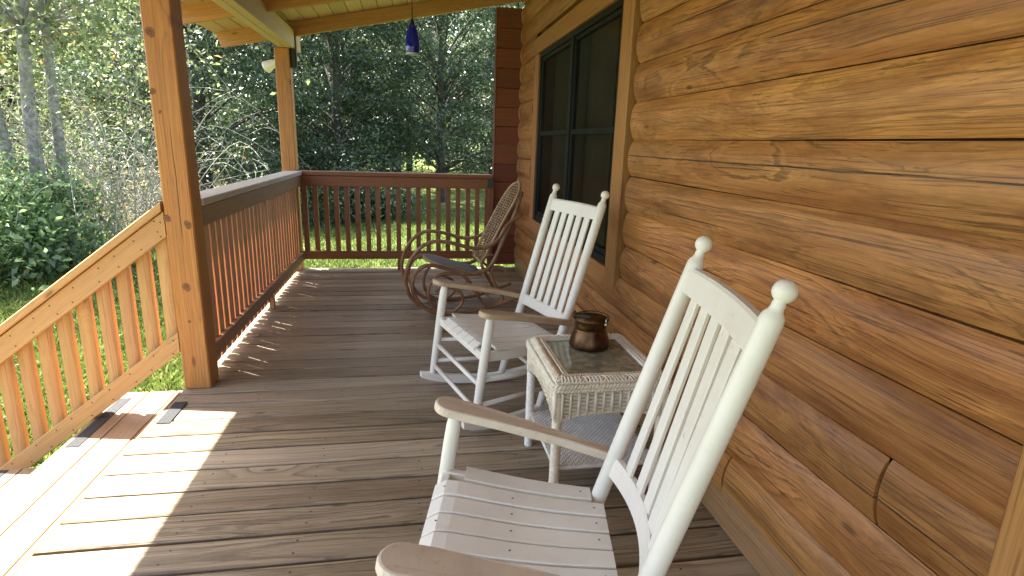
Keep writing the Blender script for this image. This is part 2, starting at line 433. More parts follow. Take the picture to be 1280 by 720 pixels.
def blade():
    t = NT('grass blade'); a = t.n('Attribute', attribute_name='lv')
    col = t.ramp(a.outputs['Fac'], [(0, c3(.09, .15, .03)), (.6, c3(.17, .235, .05)), (.9, c3(.26, .30, .09)), (1, c3(.34, .29, .13))])
    p = t.bsdf(col, .5); tl = t.n('BsdfTranslucent'); t.l(col, tl.inputs[0])
    mx = t.n('MixShader'); mx.inputs[0].default_value = .4; t.l(p.outputs[0], mx.inputs[1]); t.l(tl.outputs[0], mx.inputs[2])
    return t.done(mx)
M['blade'] = blade()

# ------------------------------------------------------------------ camera
F_PX = 712.1674
R_ = [[.98534349, -.16782192, .03056166], [-.01209043, -.24741922, -.96883309], [.17015297, .95426387, -.24582196]]
CAM = Vector((0, 0, 1.32))
cd = bpy.data.cameras.new('camera'); cam = bpy.data.objects.new('camera', cd); COL.objects.link(cam)
cd.sensor_width = 36; cd.lens = F_PX / 1280 * 36; cd.clip_end = 600; cd.clip_start = .05
mat = Matrix(((R_[0][0], -R_[1][0], -R_[2][0], 0), (R_[0][1], -R_[1][1], -R_[2][1], 0), (R_[0][2], -R_[1][2], -R_[2][2], CAM.z), (0, 0, 0, 1)))
cam.matrix_world = mat
scn.camera = cam

# ------------------------------------------------------------------ light
SUN_H = Vector((.807, -.59, 0)).normalized(); EL = math.radians(63)
trav = Vector((SUN_H.x * math.cos(EL), SUN_H.y * math.cos(EL), -math.sin(EL)))
sd = bpy.data.lights.new('sun', 'SUN'); sun = bpy.data.objects.new('sun', sd); COL.objects.link(sun)
sd.energy = 5.0; sd.angle = math.radians(.55); sd.color = (1, .95, .87)
sun.rotation_euler = trav.to_track_quat('-Z', 'Y').to_euler(); sun.location = (-8, 6, 16)
w = bpy.data.worlds.new('World'); scn.world = w; w.use_nodes = True
nt = w.node_tree; bg = nt.nodes['Background']
sky = nt.nodes.new('ShaderNodeTexSky'); sky.sky_type = 'NISHITA'; sky.sun_disc = False
sky.air_density = .8; sky.dust_density = 2.5; sky.ozone_density = .6; sky.sun_elevation = EL; sky.sun_rotation = math.atan2(-SUN_H.x, -SUN_H.y)
shs = nt.nodes.new('ShaderNodeHueSaturation'); shs.inputs['Saturation'].default_value = .8; nt.links.new(sky.outputs[0], shs.inputs['Color']); nt.links.new(shs.outputs[0], bg.inputs[0]); bg.inputs[1].default_value = .11
scn.view_settings.view_transform = 'Standard'; scn.view_settings.look = 'None'
scn.view_settings.exposure = 2.75; scn.view_settings.gamma = 1
scn.cycles.max_bounces = 10; scn.cycles.diffuse_bounces = 6; scn.cycles.glossy_bounces = 4; scn.cycles.transparent_max_bounces = 8
scn.cycles.sample_clamp_indirect = 6

GZ = -.60   # lawn level

# ------------------------------------------------------------------ ground
def ground():
    n = 90
    xs = np.concatenate([np.linspace(-160, -22, 14), np.linspace(-20, 22, 64), np.linspace(25, 160, 14)])
    ys = np.concatenate([np.linspace(-60, -6, 8), np.linspace(-5, 46, 74), np.linspace(50, 260, 16)])
    X, Y = np.meshgrid(xs, ys)
    Z = GZ + .05 * np.sin(X * .9 + 1) * np.sin(Y * .7) + .03 * np.sin(X * 2.1) * np.cos(Y * 1.7 + X * .4)
    fade = np.clip((Y - 24) / 40, 0, 1); Z += fade * .5
    near = (np.abs(X) < 2.2) & (Y < 6.8); Z[near] = np.minimum(Z[near], GZ)
    nx, ny = len(xs), len(ys)
    vs = np.stack([X, Y, Z], -1).reshape(-1, 3)
    fs = [[j * nx + i, j * nx + i + 1, (j + 1) * nx + i + 1, (j + 1) * nx + i] for j in range(ny - 1) for i in range(nx - 1)]
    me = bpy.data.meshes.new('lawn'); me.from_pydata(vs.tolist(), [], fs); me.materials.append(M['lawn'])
    me.polygons.foreach_set('use_smooth', [True] * len(fs))
    o = bpy.data.objects.new('lawn', me); COL.objects.link(o)
    tag(o, 'green lawn with patches of sun and tree shade beyond the porch', 'lawn', kind='structure')
ground()

def cards(name, V, lv, m, parent=None):
    """V: (N,4,3) leaf corners, lv: (N,) shade"""
    N = len(V); me = bpy.data.meshes.new(name)
    me.vertices.add(N * 4); me.vertices.foreach_set('co', V.astype(np.float32).ravel())
    me.loops.add(N * 4); me.loops.foreach_set('vertex_index', np.arange(N * 4, dtype=np.int32))
    me.polygons.add(N); me.polygons.foreach_set('loop_start', np.arange(0, N * 4, 4, dtype=np.int32))
    at = me.attributes.new('lv', 'FLOAT', 'POINT'); at.data.foreach_set('value', np.repeat(lv, 4).astype(np.float32))
    me.materials.append(m); me.update(); me.validate()
    o = bpy.data.objects.new(name, me); COL.objects.link(o)
    if parent is not None: o.parent = parent
    return o

def unit(a): return a / np.maximum(np.linalg.norm(a, axis=-1, keepdims=True), 1e-9)

def leafcards(C, size, rng, up=.6, wid=.42, fold=.12, droop=0.0):
    N = len(C)
    nrm = unit(rng.normal(size=(N, 3)) + np.array([0, 0, up]))
    d = rng.normal(size=(N, 3)); d[:, 2] -= droop; d = unit(d - nrm * (d * nrm).sum(-1, keepdims=True))
    sdv = np.cross(d, nrm); s = size * rng.uniform(.65, 1.3, size=(N, 1))
    b = C - d * s * .5; tp = C + d * s * .5
    l = C + sdv * s * wid * .5 + nrm * s * fold; r = C - sdv * s * wid * .5 + nrm * s * fold
    return np.stack([b, r, tp, l], 1)

def grass():
    rng = np.random.default_rng(3); N = 150000
    r = 3.2 + 14 * rng.random(N * 2) ** 1.6; a = rng.uniform(-.95, .42, N * 2)
    x = r * np.sin(a); y = r * np.cos(a)
    ok = ~((x > -1.25) & (x < 2.5) & (y < 6.25)) & ~((x > -3.1) & (x < -1.2) & (y < 3.45)); x = x[ok][:N]; y = y[ok][:N]; n = len(x)
    z = GZ + .05 * np.sin(x * .9 + 1) * np.sin(y * .7) + .03 * np.sin(x * 2.1) * np.cos(y * 1.7 + x * .4)
    h = rng.uniform(.03, .085, n); wv = rng.uniform(.003, .006, n) * (1 + y * .09); an = rng.uniform(0, 2 * PI, n)
    lean = rng.normal(size=(n, 2)) * .025
    B = np.stack([x, y, z - .02], -1); sx = np.stack([np.cos(an) * wv, np.sin(an) * wv, 0 * x], -1)
    mid = B + np.stack([lean[:, 0] * .4, lean[:, 1] * .4, h * .6 + .02], -1); tip = B + np.stack([lean[:, 0] * 1.3, lean[:, 1] * 1.3, h + .02], -1)
    V = np.stack([B - sx, B + sx, mid + sx * .7, tip], 1)
    o = cards('grass', V, rng.random(n), M['blade'])
    tag(o, 'short grass blades of the lawn round the porch', 'grass', kind='stuff')
grass()
def litter():
    rng = np.random.default_rng(9); n = 5000
    x = rng.uniform(-9, 3.5, n); y = rng.uniform(3.5, 16, n)
    ok = ~((x > -1.3) & (y < 6.9)) & ~((x > -2.6) & (y < 3.5)) & (rng.random(n) < .25 + .75 * np.clip((-x - 1) / 6, 0, 1)); x = x[ok]; y = y[ok]
    z = GZ + .05 * np.sin(x * .9 + 1) * np.sin(y * .7) + .03 * np.sin(x * 2.1) * np.cos(y * 1.7 + x * .4) + rng.uniform(.01, .055, len(x))
    o = cards('fallen_leaves', leafcards(np.stack([x, y, z], -1), .055, rng, 2.2, .6), rng.random(len(x)), M['dry'])
    tag(o, 'dry brown fallen leaves scattered over the lawn', 'leaves', kind='stuff')
litter()

# ------------------------------------------------------------------ deck
def deck():
    mb = MB(); y = -2.4; pitch = .1498; i = 0
    while y < 6.05:
        y1 = min(y + pitch - random.uniform(.0105, .014), 6.062)
        dz = random.uniform(-.0018, .0012)
        x0 = -1.214
        mb.box(x0, 1.12, y, y1, -.036 + dz, dz, .005)
        for jx in (-1.17, -.80, -.39, .02, .43, .84):
            for k in (.28, .74):
                if random.random() < .93 and jx > x0:
                    px, pyy = jx + random.uniform(-.012, .012), y + (y1 - y) * k
                    n = 7; vs = [(px + .0042 * math.cos(2 * PI * q / n), pyy + .0042 * math.sin(2 * PI * q / n), dz + .0012) for q in range(n)]
                    mb.add(vs, [list(range(n))], None, None, 1)
        y += pitch; i += 1
    # dark joists under the gaps, rim boards
    for jx in (-1.17, -.80, -.39, .02, .43, .84): mb.box(jx - .019, jx + .019, -2.4, 6.0, -.18, -.042, grain='y')
    mb.box(-1.196, -1.158, -2.4, 6.0, -.19, -.041, grain='y'); mb.box(-1.19, 1.1, 6.012, 6.05, -.19, -.041)
    mb.box(-1.19, -1.165, -2.4, 6.0, -.60, -.195, grain='y', mat=0); mb.box(-1.16, 1.1, 6.01, 6.03, -.60, -.195)  # unseen skirt boards, added to shut out light and darken the board gaps
    o = mb.build('porch_deck', [M['deck'], M['steel']])
    tag(o, 'weathered brown timber deck boards of the porch floor', 'deck', kind='structure')
deck()
tag_grip = []
mb = MB(); mb.box(-1.192, -1.132, 2.655, 2.885, .0035, .0055, .0008, grain='y')
o = mb.build('grip_strip', M['grip']); tag(o, 'black gritty anti slip strip stuck along the deck edge', 'grip strip')

# porch stairs
st = thing('porch_stairs', 'wooden porch stairs going down to the lawn on the left', 'stairs', (-1.6, 2.2, GZ))
for zt, xa, xb in ((-.15, -1.232, -1.67), (-.335, -1.66, -2.08), (-.50, -2.07, -2.49)):
    mb = MB(); wdt = (xa - xb) / 3
    ye = 3.385 if zt > -.2 else 2.92
    for k in range(3): mb.box(xb + wdt * k, xb + wdt * (k + 1) - .005, 1.0, ye, zt - .036, zt, .003, grain='y')
    tr = mb.build('tread', M['tread'], st)
    if zt > -.4:
        mb = MB(); ya, yb = (2.76, 3.30) if zt > -.2 else (2.70, 2.905); mb.box(xb + .022, xb + .082, ya, yb, zt + .0015, zt + .0035, .0008, grain='y')
        g = mb.build('grip_strip', M['grip'], tr, off=st.location)
    mb = MB(); mb.box(xa - .03, xa - .012, 1.02, ye - .02, zt - .19, zt - .038, .002, grain='y'); mb.build('riser', M['deck'], st)
mb = MB(); mb.box(-1.229, -1.216, -2.4, 3.03, -.14, -.004, .003, grain='y'); mb.build('edge_board', M['stair'], st)
for yy in (1.04, 2.88):
    mb = MB(); mb.beam((-1.24, yy, -.30), (-2.5, yy, -.78), .04, .2, (0, 1, 0)); mb.build('stringer', M['stair'], st)

# ------------------------------------------------------------------ posts, rails
def post(x0, x1, y0, y1, z0, z1, label):
    t = thing('porch_post', label, 'post', ((x0 + x1) / 2, (y0 + y1) / 2, z0), 0, 'porch posts')
    mb = MB(); mb.box(x0, x1, y0, y1, z0, z1, .006, grain='z', rnd=.37); mb.build('shaft', M['post'], t)
    return t
np_ = post(-1.204, -1.073, 3.046, 3.184, .0015, 2.118, 'nearer square orange timber post at the top of the stairs')
KNOTS = ((-1.171, 1.762, .021), (-1.189, 1.505, .015), (-1.168, 1.413, .008), (-1.192, .911, .018), (-1.10, .88, .019), (-1.139, .561, .021), (-1.143, .377, .008))
KM = [plain('knot bark ring', c3(.13, .042, .014), .6, .2, 90), plain('knot heart', c3(.33, .125, .038), .6, .25, 120), plain('knot pith', c3(.10, .034, .012), .6, .2, 90)]
for px, pz, kr in KNOTS:   # knots on its camera side
    mb = MB(); ph = random.uniform(0, 6)
    for k, (r, mi) in enumerate(((1.0, 0), (.86, 1), (.5, 2), (.36, 1), (.16, 2))):
        n = 26; vs = []
        for q in range(n):
            an = 2 * PI * q / n; w_ = 1 + .12 * math.sin(2 * an + ph) + .07 * math.sin(3 * an + 2 * ph) + .04 * math.sin(7 * an + k)
            vs.append((px + kr * r * w_ * math.cos(an) * .85, 3.046 - .0004 - .0004 * k, pz + kr * r * w_ * math.sin(an) * 1.1))
        mb.add(vs, [list(range(n))], None, None, mi)
    mb.build('knot', KM, np_)
post(-1.250, -1.118, 5.955, 6.09, 0, 2.118, 'farther square timber post at the corner of the porch railing')

def railing(name, label, ax, fixed, a, b, inner, mats, n_supports, bw, group='porch railings'):
    """level railing; ax 'y' runs along y at x=fixed, ax 'x' along x at y=fixed; inner = sign of the porch side"""
    loc = (fixed, (a + b) / 2, 0) if ax == 'y' else ((a + b) / 2, fixed, 0)
    t = thing(name, label, 'railing', loc, 0, group)
    def bx(p0, p1, q0, q1, z0, z1, gr, bev=.004):
        mb = MB()
        q0, q1 = min(q0, q1), max(q0, q1)
        if ax == 'y': mb.box(q0, q1, p0, p1, z0, z1, bev, grain='y' if gr == 'l' else 'z')
        else: mb.box(p0, p1, q0, q1, z0, z1, bev, grain='x' if gr == 'l' else 'z')
        return mb
    s = inner; f = fixed
    bx(a, b, f - s * .10, f + s * .055, .958, .996, 'l').build('cap', mats[0], t)
    bx(a, b, f + s * .004, f + s * .042, .85, .956, 'l').build('top_rail', mats[1], t)
    bx(a, b, f + s * .004, f + s * .034, .112, .196, 'l').build('bottom_rail', mats[1], t)
    L = b - a; n = int(L / .1016); p = L / n
    for k in range(n):
        c = a + p * (k + .5)
        bx(c - bw + random.uniform(-.004, .002), c + bw + random.uniform(-.002, .003), f - s * .036, f + s * .002, .052 if ax == 'y' else .112, .955, 'v', .002).build('baluster', mats[2], t)
    for k in range(n_supports):
        c = a + L * (k + 1) / (n_supports + 1)
        bx(c - .019, c + .019, f + s * .002, f + s * .040, 0, .105, 'v').build('foot_block', mats[1], t)
    return t
railing('porch_railing', 'level railing with grey cap along the left side between the two posts', 'y', -1.118, 3.19, 5.95, 1, (M['cap'], M['rail'], M['bal']), 1, .0376)
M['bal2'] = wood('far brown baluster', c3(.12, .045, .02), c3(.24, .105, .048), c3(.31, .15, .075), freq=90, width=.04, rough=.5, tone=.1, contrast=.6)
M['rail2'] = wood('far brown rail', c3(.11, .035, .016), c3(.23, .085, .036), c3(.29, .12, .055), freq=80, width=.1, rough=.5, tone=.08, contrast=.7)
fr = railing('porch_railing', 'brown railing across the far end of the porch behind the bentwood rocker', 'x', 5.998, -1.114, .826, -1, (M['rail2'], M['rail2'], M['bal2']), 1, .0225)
mb = MB(); mb.box(.775, .832, 5.915, 5.953, 0, .95, .004, grain='z'); mb.build('end_stud', M['rail2'], fr)
mb = MB(); mb.box(.762, .825, 5.904, 5.913, .865, .955, .002, grain='z'); mb.build('bracket', plain('grey bracket', c3(.07, .065, .055), .5, .2, 30), fr)

def stair_rail():
    t = thing('stair_railing', 'sloping pine handrail with broad pickets descending beside the stairs', 'railing', (-2.0, 3.08, GZ), 0, 'porch railings')
    sl = .776; x0, x1 = -1.209, -3.02; ang = math.atan(sl)
    def at(z0, x): return z0 + (x + 1.209) * sl
    def sloped(zc, y0, y1, h, name, e0=0.0):
        # bar with plumb-cut ends: a parallelogram given thickness
        mb = MB(); xa, xb = x0 - e0, x1
        za, zb = at(zc, xa), at(zc, xb); rnd = random.random(); vs = []; wc = []
        n = 9
        for i in range(n + 1):
            x = xa + (xb - xa) * i / n; z = za + (zb - za) * i / n
            b = .005
            for (yy, zz) in ((y0 + b, z - h / 2), (y1 - b, z - h / 2), (y1, z - h / 2 + b), (y1, z + h / 2 - b), (y1 - b, z + h / 2), (y0 + b, z + h / 2), (y0, z + h / 2 - b), (y0, z - h / 2 + b)):
                vs.append((x, yy, zz)); wc.append(((xa - x) * 1.27 + rnd * 91, (zz - z) * .8, yy - (y0 + y1) / 2))
        fs = []
        for i in range(n):
            for k in range(8):
                j = (k + 1) % 8; fs.append([i * 8 + k, i * 8 + j, i * 8 + 8 + j, i * 8 + 8 + k])
        fs.append(list(range(8))); fs.append(list(range(n * 8, n * 8 + 8)))
        mb.add(vs, fs, wc, rnd)
        if h > .1:
            for k in range(16):
                xx = -1.235 - .105 * k
                for dz in ((-.035, .03) if k or h < .12 else (-.045, -.012, .022, .048)):
                    px = xx + random.uniform(-.02, .02); pz = at(zc, px) + dz; q_ = 7
                    mb.add([(px + .0042 * math.cos(2 * PI * q / q_), y0 - .0008, pz + .0042 * math.sin(2 * PI * q / q_)) for q in range(q_)], [list(range(q_))], None, None, 1)
        return mb.build(name, [M['stair'], M['steel']], t)
    sloped(.972, 3.035, 3.18, .046, 'cap', .004)
    sloped(.882, 3.052, 3.09, .128, 'top_rail')
    sloped(.262, 3.052, 3.09, .112, 'bottom_rail')
    for k in range(17):
        x = -1.255 - .1015 * k
        mb = MB(); a = at(.23, x); b = at(.93, x)
        w2 = .033; pts = []
        for q in range(9): pts.append((x + w2 * math.cos(PI * q / 8), 3.098 + .014 - .014 * math.sin(PI * q / 8) * 1.0))
        pts += [(x - w2, 3.14), (x + w2, 3.14)]
        vs = []; wc = []; rnd = random.random()
        for z in (a, b):
            for p in pts: vs.append((p[0], p[1], z + (p[0] - x) * sl)); wc.append((z + rnd * 91, p[0] - x, p[1] - 3.11))
        n = len(pts); fs = [[i, (i + 1) % n, n + (i + 1) % n, n + i] for i in range(n)] + [list(range(n)), list(range(n, 2 * n))]
        mb.add(vs, fs, wc, rnd); mb.build('baluster', M['stair'], t)
    mb = MB(); mb.box(-3.15, -3.03, 3.04, 3.17, GZ - .1, at(1.05, -3.0), .006, grain='z'); mb.build('newel', M['stair'], t)
stair_rail()

# ------------------------------------------------------------------ roof
SL = .206
def rb(x): return 2.24 + SL * (x + 1.011)          # underside of rafters
rf = thing('porch_roof', 'sloping porch roof of pine boards on brown rafters', 'roof', (0, 2, 2.1))
for y in (5.995, 4.925, 3.86, 2.79, 1.72, .65, -.42, -1.49):
    mb = MB(); rnd = random.random(); vs = []; wc = []; xs = [-1.716, -1.0, 0, 1.0, 1.118]; h = .126
    for x in xs:
        tip = -.018 if x < -1.7 else 0
        for (yy, zz) in ((y, 0), (y + .04, 0), (y + .04, h), (y, h)):
            vs.append((x + (tip * 2.2 if zz > 0 and x < -1.7 else 0), yy, rb(x) + zz)); wc.append((x + rnd * 91, zz - h / 2, yy - y - .02))
    fs = []
    for i in range(len(xs) - 1):
        for k in range(4):
            j = (k + 1) % 4; fs.append([i * 4 + k, i * 4 + j, i * 4 + 4 + j, i * 4 + 4 + k])
    fs += [[0, 1, 2, 3], [16, 17, 18, 19]]
    mb.add(vs, fs, wc, rnd); mb.build('rafter', M['rafter'], rf)
mb = MB(); x = -1.775; sd_ = Vector((1, 0, SL)).normalized(); up = Vector((-SL, 0, 1)).normalized()
while x < 1.3:
    c0 = Vector((x + .0675, -2.6, rb(x + .0675) + .1285 + .01)); c1 = c0.copy(); c1.y = 6.72
    mb.beam(c0, c1, .1325, .019, sd_, .005); x += .137 / math.sqrt(1 + SL * SL)
mb.build('ceiling_boards', M['ceiling'], rf)
mb = MB()
a = Vector((-1.79, 0, rb(-1.79) + .155)); b = Vector((3.2, 0, rb(3.2) + .155))
mb.beam(a + Vector((0, 2.05, 0)), b + Vector((0, 2.05, 0)), 9.4, .022, (0, 1, 0), .003); mb.build('roofing_sheet', M['roof'], rf)
for xa, xb in ((-1.214, -1.141), (-1.139, -1.07)):
    mb = MB(); mb.box(xa, xb, -2.6, 6.285 if xa < -1.2 else 6.30, 2.12, 2.284, .005, grain='y'); mb.build('beam', M['beam'], rf)
br = None
mb = MB(); mb.box(-1.116, -1.070, 5.995, 6.035, 1.95, 2.115, .002, grain='z'); mb.box(-1.0665, -1.060, 5.99, 6.04, 1.955, 2.235, .002, grain='z')
br = mb.build('bracket', M['black'], rf)

# floodlight behind the far post
fl = thing('floodlight', 'small white twin head floodlight on the far post', 'light', (-1.2, 6.12, 2.0))
mb = MB(); mb.tube([(-1.26, 6.11, 1.995), (-1.10, 6.11, 2.03)], .022, 10); mb.build('mount', M['lampwhite'], fl)
for a, b in (((-1.25, 6.15, 2.03), (-1.395, 6.20, 1.955)), ((-1.10, 6.10, 2.055), (-1.085, 6.16, 2.04))):
    mb = MB(); d = (Vector(b) - Vector(a)).length
    if d > .1: mb.turned(a, b, [(0, .018), (.03, .022), (.08, .04), (.14, .056), (.155, .058), (.165, .045), (.168, .001)], 16)
    else: mb.turned(a, b, [(0, .004), (.005, .018), (.03, .03), (.05, .026), (.06, .001)], 14)
    mb.build('lamp_head', M['lampwhite'], fl)

# ------------------------------------------------------------------ log house
lh = thing('log_house', 'log house wall of oiled orange logs along the right of the porch', 'house', (1.3, 2.5, 0))
W0 = 1.112; DEP = .034
def lp(t, dep=DEP): return W0 - dep * (max(math.sin(PI * t), 0) ** .5)
seams = [1.356 + k * .1812 for k in range(-7, 9)]
def logseg(mb, y0, y1, z0, z1, rnd):
    nt_, ny = 14, max(2, int((y1 - y0) / .3)); vs = []; wc = []
    h = z1 - z0; hs = random.uniform(-.003, .003); ph = random.uniform(0, 9)
    for j in range(ny + 1):
        y = y0 + (y1 - y0) * j / ny
        e = 0
        for i in range(nt_ + 1):
            t = i / nt_; tt = .009 + t * .982
            x = lp(.03 + .94 * t, DEP + hs + .0025 * math.sin(y * 2.3 + ph))
            z = z0 + h * tt + (.0022 * math.sin(y * 1.7 + ph) if t < .1 or t > .9 else 0)
            vs.append((x, y, z)); wc.append((y + rnd * 91, (t - .5) * .2, W0 - x))
    gv = []; gw = []
    for j in range(ny + 1):
        for i in (0, nt_):
            p = vs[j * (nt_ + 1) + i]; w_ = wc[j * (nt_ + 1) + i]
            gv += [p, (W0 + .030, p[1], p[2])]; gw += [w_, w_]
    mb.add(gv, [[j * 4 + a, j * 4 + a + 1, j * 4 + 5 + a, j * 4 + 4 + a] for j in range(ny) for a in (0, 2)], gw, rnd, 0)
    m = nt_ + 1; fs = []
    for j in range(ny):
        for i in range(nt_): fs.append([j * m + i, (j + 1) * m + i, (j + 1) * m + i + 1, j * m + i + 1])
    mb.add(vs, fs, wc, rnd, 0, True)
    mb.add([vs[i] for i in range(m)], [list(range(m))], [wc[i] for i in range(m)], rnd, 0)
    k = ny * m
    mb.add([vs[k + i] for i in range(m)], [list(range(m))], [wc[k + i] for i in range(m)], rnd, 0)
YN, YF = -2.4, 5.957
mb = MB()
for z0, z1 in zip(seams[:-1], seams[1:]):
    if z1 < .06: continue
    segs = [(YN, YF)]
    if z0 > .5 and z1 < 2.27: segs = [(YN, 2.818), (5.285, YF)]
    if abs(z0 - .631) < .02 and False: pass
    if z0 < .55 < z1: segs = [(YN, 1.026), (1.032, YF)]
    if z0 < .2 < z1: segs = [(YN, 1.640), (1.645, YF)]
    rr_ = random.random()
    for a, b in segs: logseg(mb, a, b, z0, z1, rr_)
mb.build('log_wall', M['log'], lh, fixn=False)
# backing, with the window hole
mb = MB(); B0, B1 = 1.146, 1.32
mb.box(B0, B1, YN, 6.15, 0, .648, .001); mb.box(B0, B1, YN, 6.15, 2.102, 3.1, .001)
mb.box(B0, B1, YN, 3.052, .650, 2.100, .001); mb.box(B0, B1, 5.068, 6.15, .650, 2.100, .001)
mb.build('wall_core', M['recess'], lh)
for ya, yb in ((2.80, 3.050), (5.07, 5.30)):
    mb = MB(); mb.box(1.124, 1.1445, ya, yb, .56, 2.19, .001); mb.build('window_recess', M['recess'], lh)
mb = MB(); mb.box(1.045, 1.08, -2.4, .0, 0.001, .157, .004, grain='y')
mb = MB(); mb.box(1.080, 1.112, YN, 5.955, .001, .158, .005, grain='y', rnd=.61); mb.build('baseboard', M['base'], lh)
# a dim room behind the window
mb = MB()
for bx in ((1.33, 3.6, 2.3, 2.32, 0, 2.9), (1.33, 3.6, 5.9, 5.92, 0, 2.9), (3.6, 3.62, 2.3, 5.92, 0, 2.9), (1.33, 3.6, 2.3, 5.92, 2.9, 2.92), (1.33, 3.6, 2.3, 5.92, -.02, 0)): mb.box(*bx, bev=.001)
mb.build('room', M['room'], lh)

wi = bpy.data.objects.new('window', None); COL.objects.link(wi); wi.parent = lh; wi['_off'] = list(lh.location)
TX0, TX1 = 1.072, 1.122
def wpart(name, m, boxes, bev=.004):
    mb = MB()
    for b in boxes: mb.box(*b[:6], bev=bev, grain=b[6])
    return mb.build(name, m, wi)
wpart('casing', M['trim'], [(TX0, TX1, 2.880, 3.035, .545, 2.205, 'z')])
wpart('casing', M['trim'], [(TX0, TX1, 5.085, 5.235, .545, 2.072, 'z')])
wpart('casing', M['trim'], [(TX0 - .003, TX1, 3.038, 5.235, 2.075, 2.205, 'y')])
wpart('sill', M['trim'], [(TX0 - .002, TX1, 3.038, 5.082, .545, .655, 'y')])
FX0, FX1 = 1.086, 1.130
wpart('frame', M['frame'], [(FX0, FX1, 3.037, 3.085, .657, 2.073, 'z'), (FX0, FX1, 5.035, 5.083, .657, 2.073, 'z'), (FX0, FX1, 3.087, 5.033, 2.035, 2.073, 'y'), (FX0, FX1, 3.087, 5.033, .657, .70, 'y'), (FX0 - .002, FX1, 4.02, 4.085, .702, 2.033, 'z')], .003)
for ya, yb in ((3.088, 4.018), (4.087, 5.032)):
    wpart('sash', M['frame'], [(FX0 + .012, FX1, ya, ya + .028, .702, 2.033, 'z'), (FX0 + .012, FX1, yb - .028, yb, .702, 2.033, 'z'), (FX0 + .008, FX1, ya + .03, yb - .03, 1.395, 1.427, 'y'), (FX0 + .012, FX1, ya + .03, yb - .03, 2.005, 2.033, 'y'), (FX0 + .012, FX1, ya + .03, yb - .03, .702, .735, 'y')], .002)
    wpart('pane', M['pane'], [(1.112, 1.116, ya + .025, yb - .025, .73, 2.01, 'z')], .0005)
    mb = MB(); n = 80; vs = []
    for z in (.66, 2.09):
        for i in range(n + 1):
            t = i / n; y = ya - .02 + (yb - ya + .04) * t
            side = .5 if ya < 4 else .25
            vs.append((1.21 + .018 * math.sin(t * 46 + math.sin(t * 9) * 2.0) + .006 * math.sin(t * 101), y, z))
    mb.add(vs, [[i, i + 1, n + 2 + i, n + 1 + i] for i in range(n) if not (.30 < i / n < .44)], None, None, 0, True)
    mb.build('curtain', M['curtain'], wi, fixn=False)
# door casing at the near right
mb = MB(); mb.box(1.045, 1.12, .55, .735, 0.001, 2.3, .005, grain='z'); mb.build('door_casing', M['trim'], lh)

# end panel of boards standing out from the wall
wg = bpy.data.objects.new('wing_wall', None); COL.objects.link(wg); wg.parent = lh; wg['_off'] = list(lh.location)
zs = [.05] + [2.60 - .186 * k for k in range(13, 0, -1)] + [2.60]
mb = MB()
for a, b in zip(zs[:-1], zs[1:]):
    if b - a > .02: mb.box(.836, 1.3, 5.962 + random.uniform(0, .002), 6.10, a + .001, b - .0015, .004, grain='x')
mb.build('panel', M['wing'], wg)
mb = MB(); mb.box(.832, .8355, 5.958, 6.102, .05, 2.601, .001, grain='z'); mb.build('edge_strip', M['recess'], wg)
mb = MB(); pts = []
for z0, z1 in zip(seams[:-1], seams[1:]):
    if z1 < .2 or z0 > 2.55: continue
    for i in range(8): pts.append((lp(max(i / 8, .02)) - .002, 5.956, z0 + (z1 - z0) * i / 8))
mb.tube(pts, .0042, 5); mb.build('caulk_line', M['caulk'], wg)

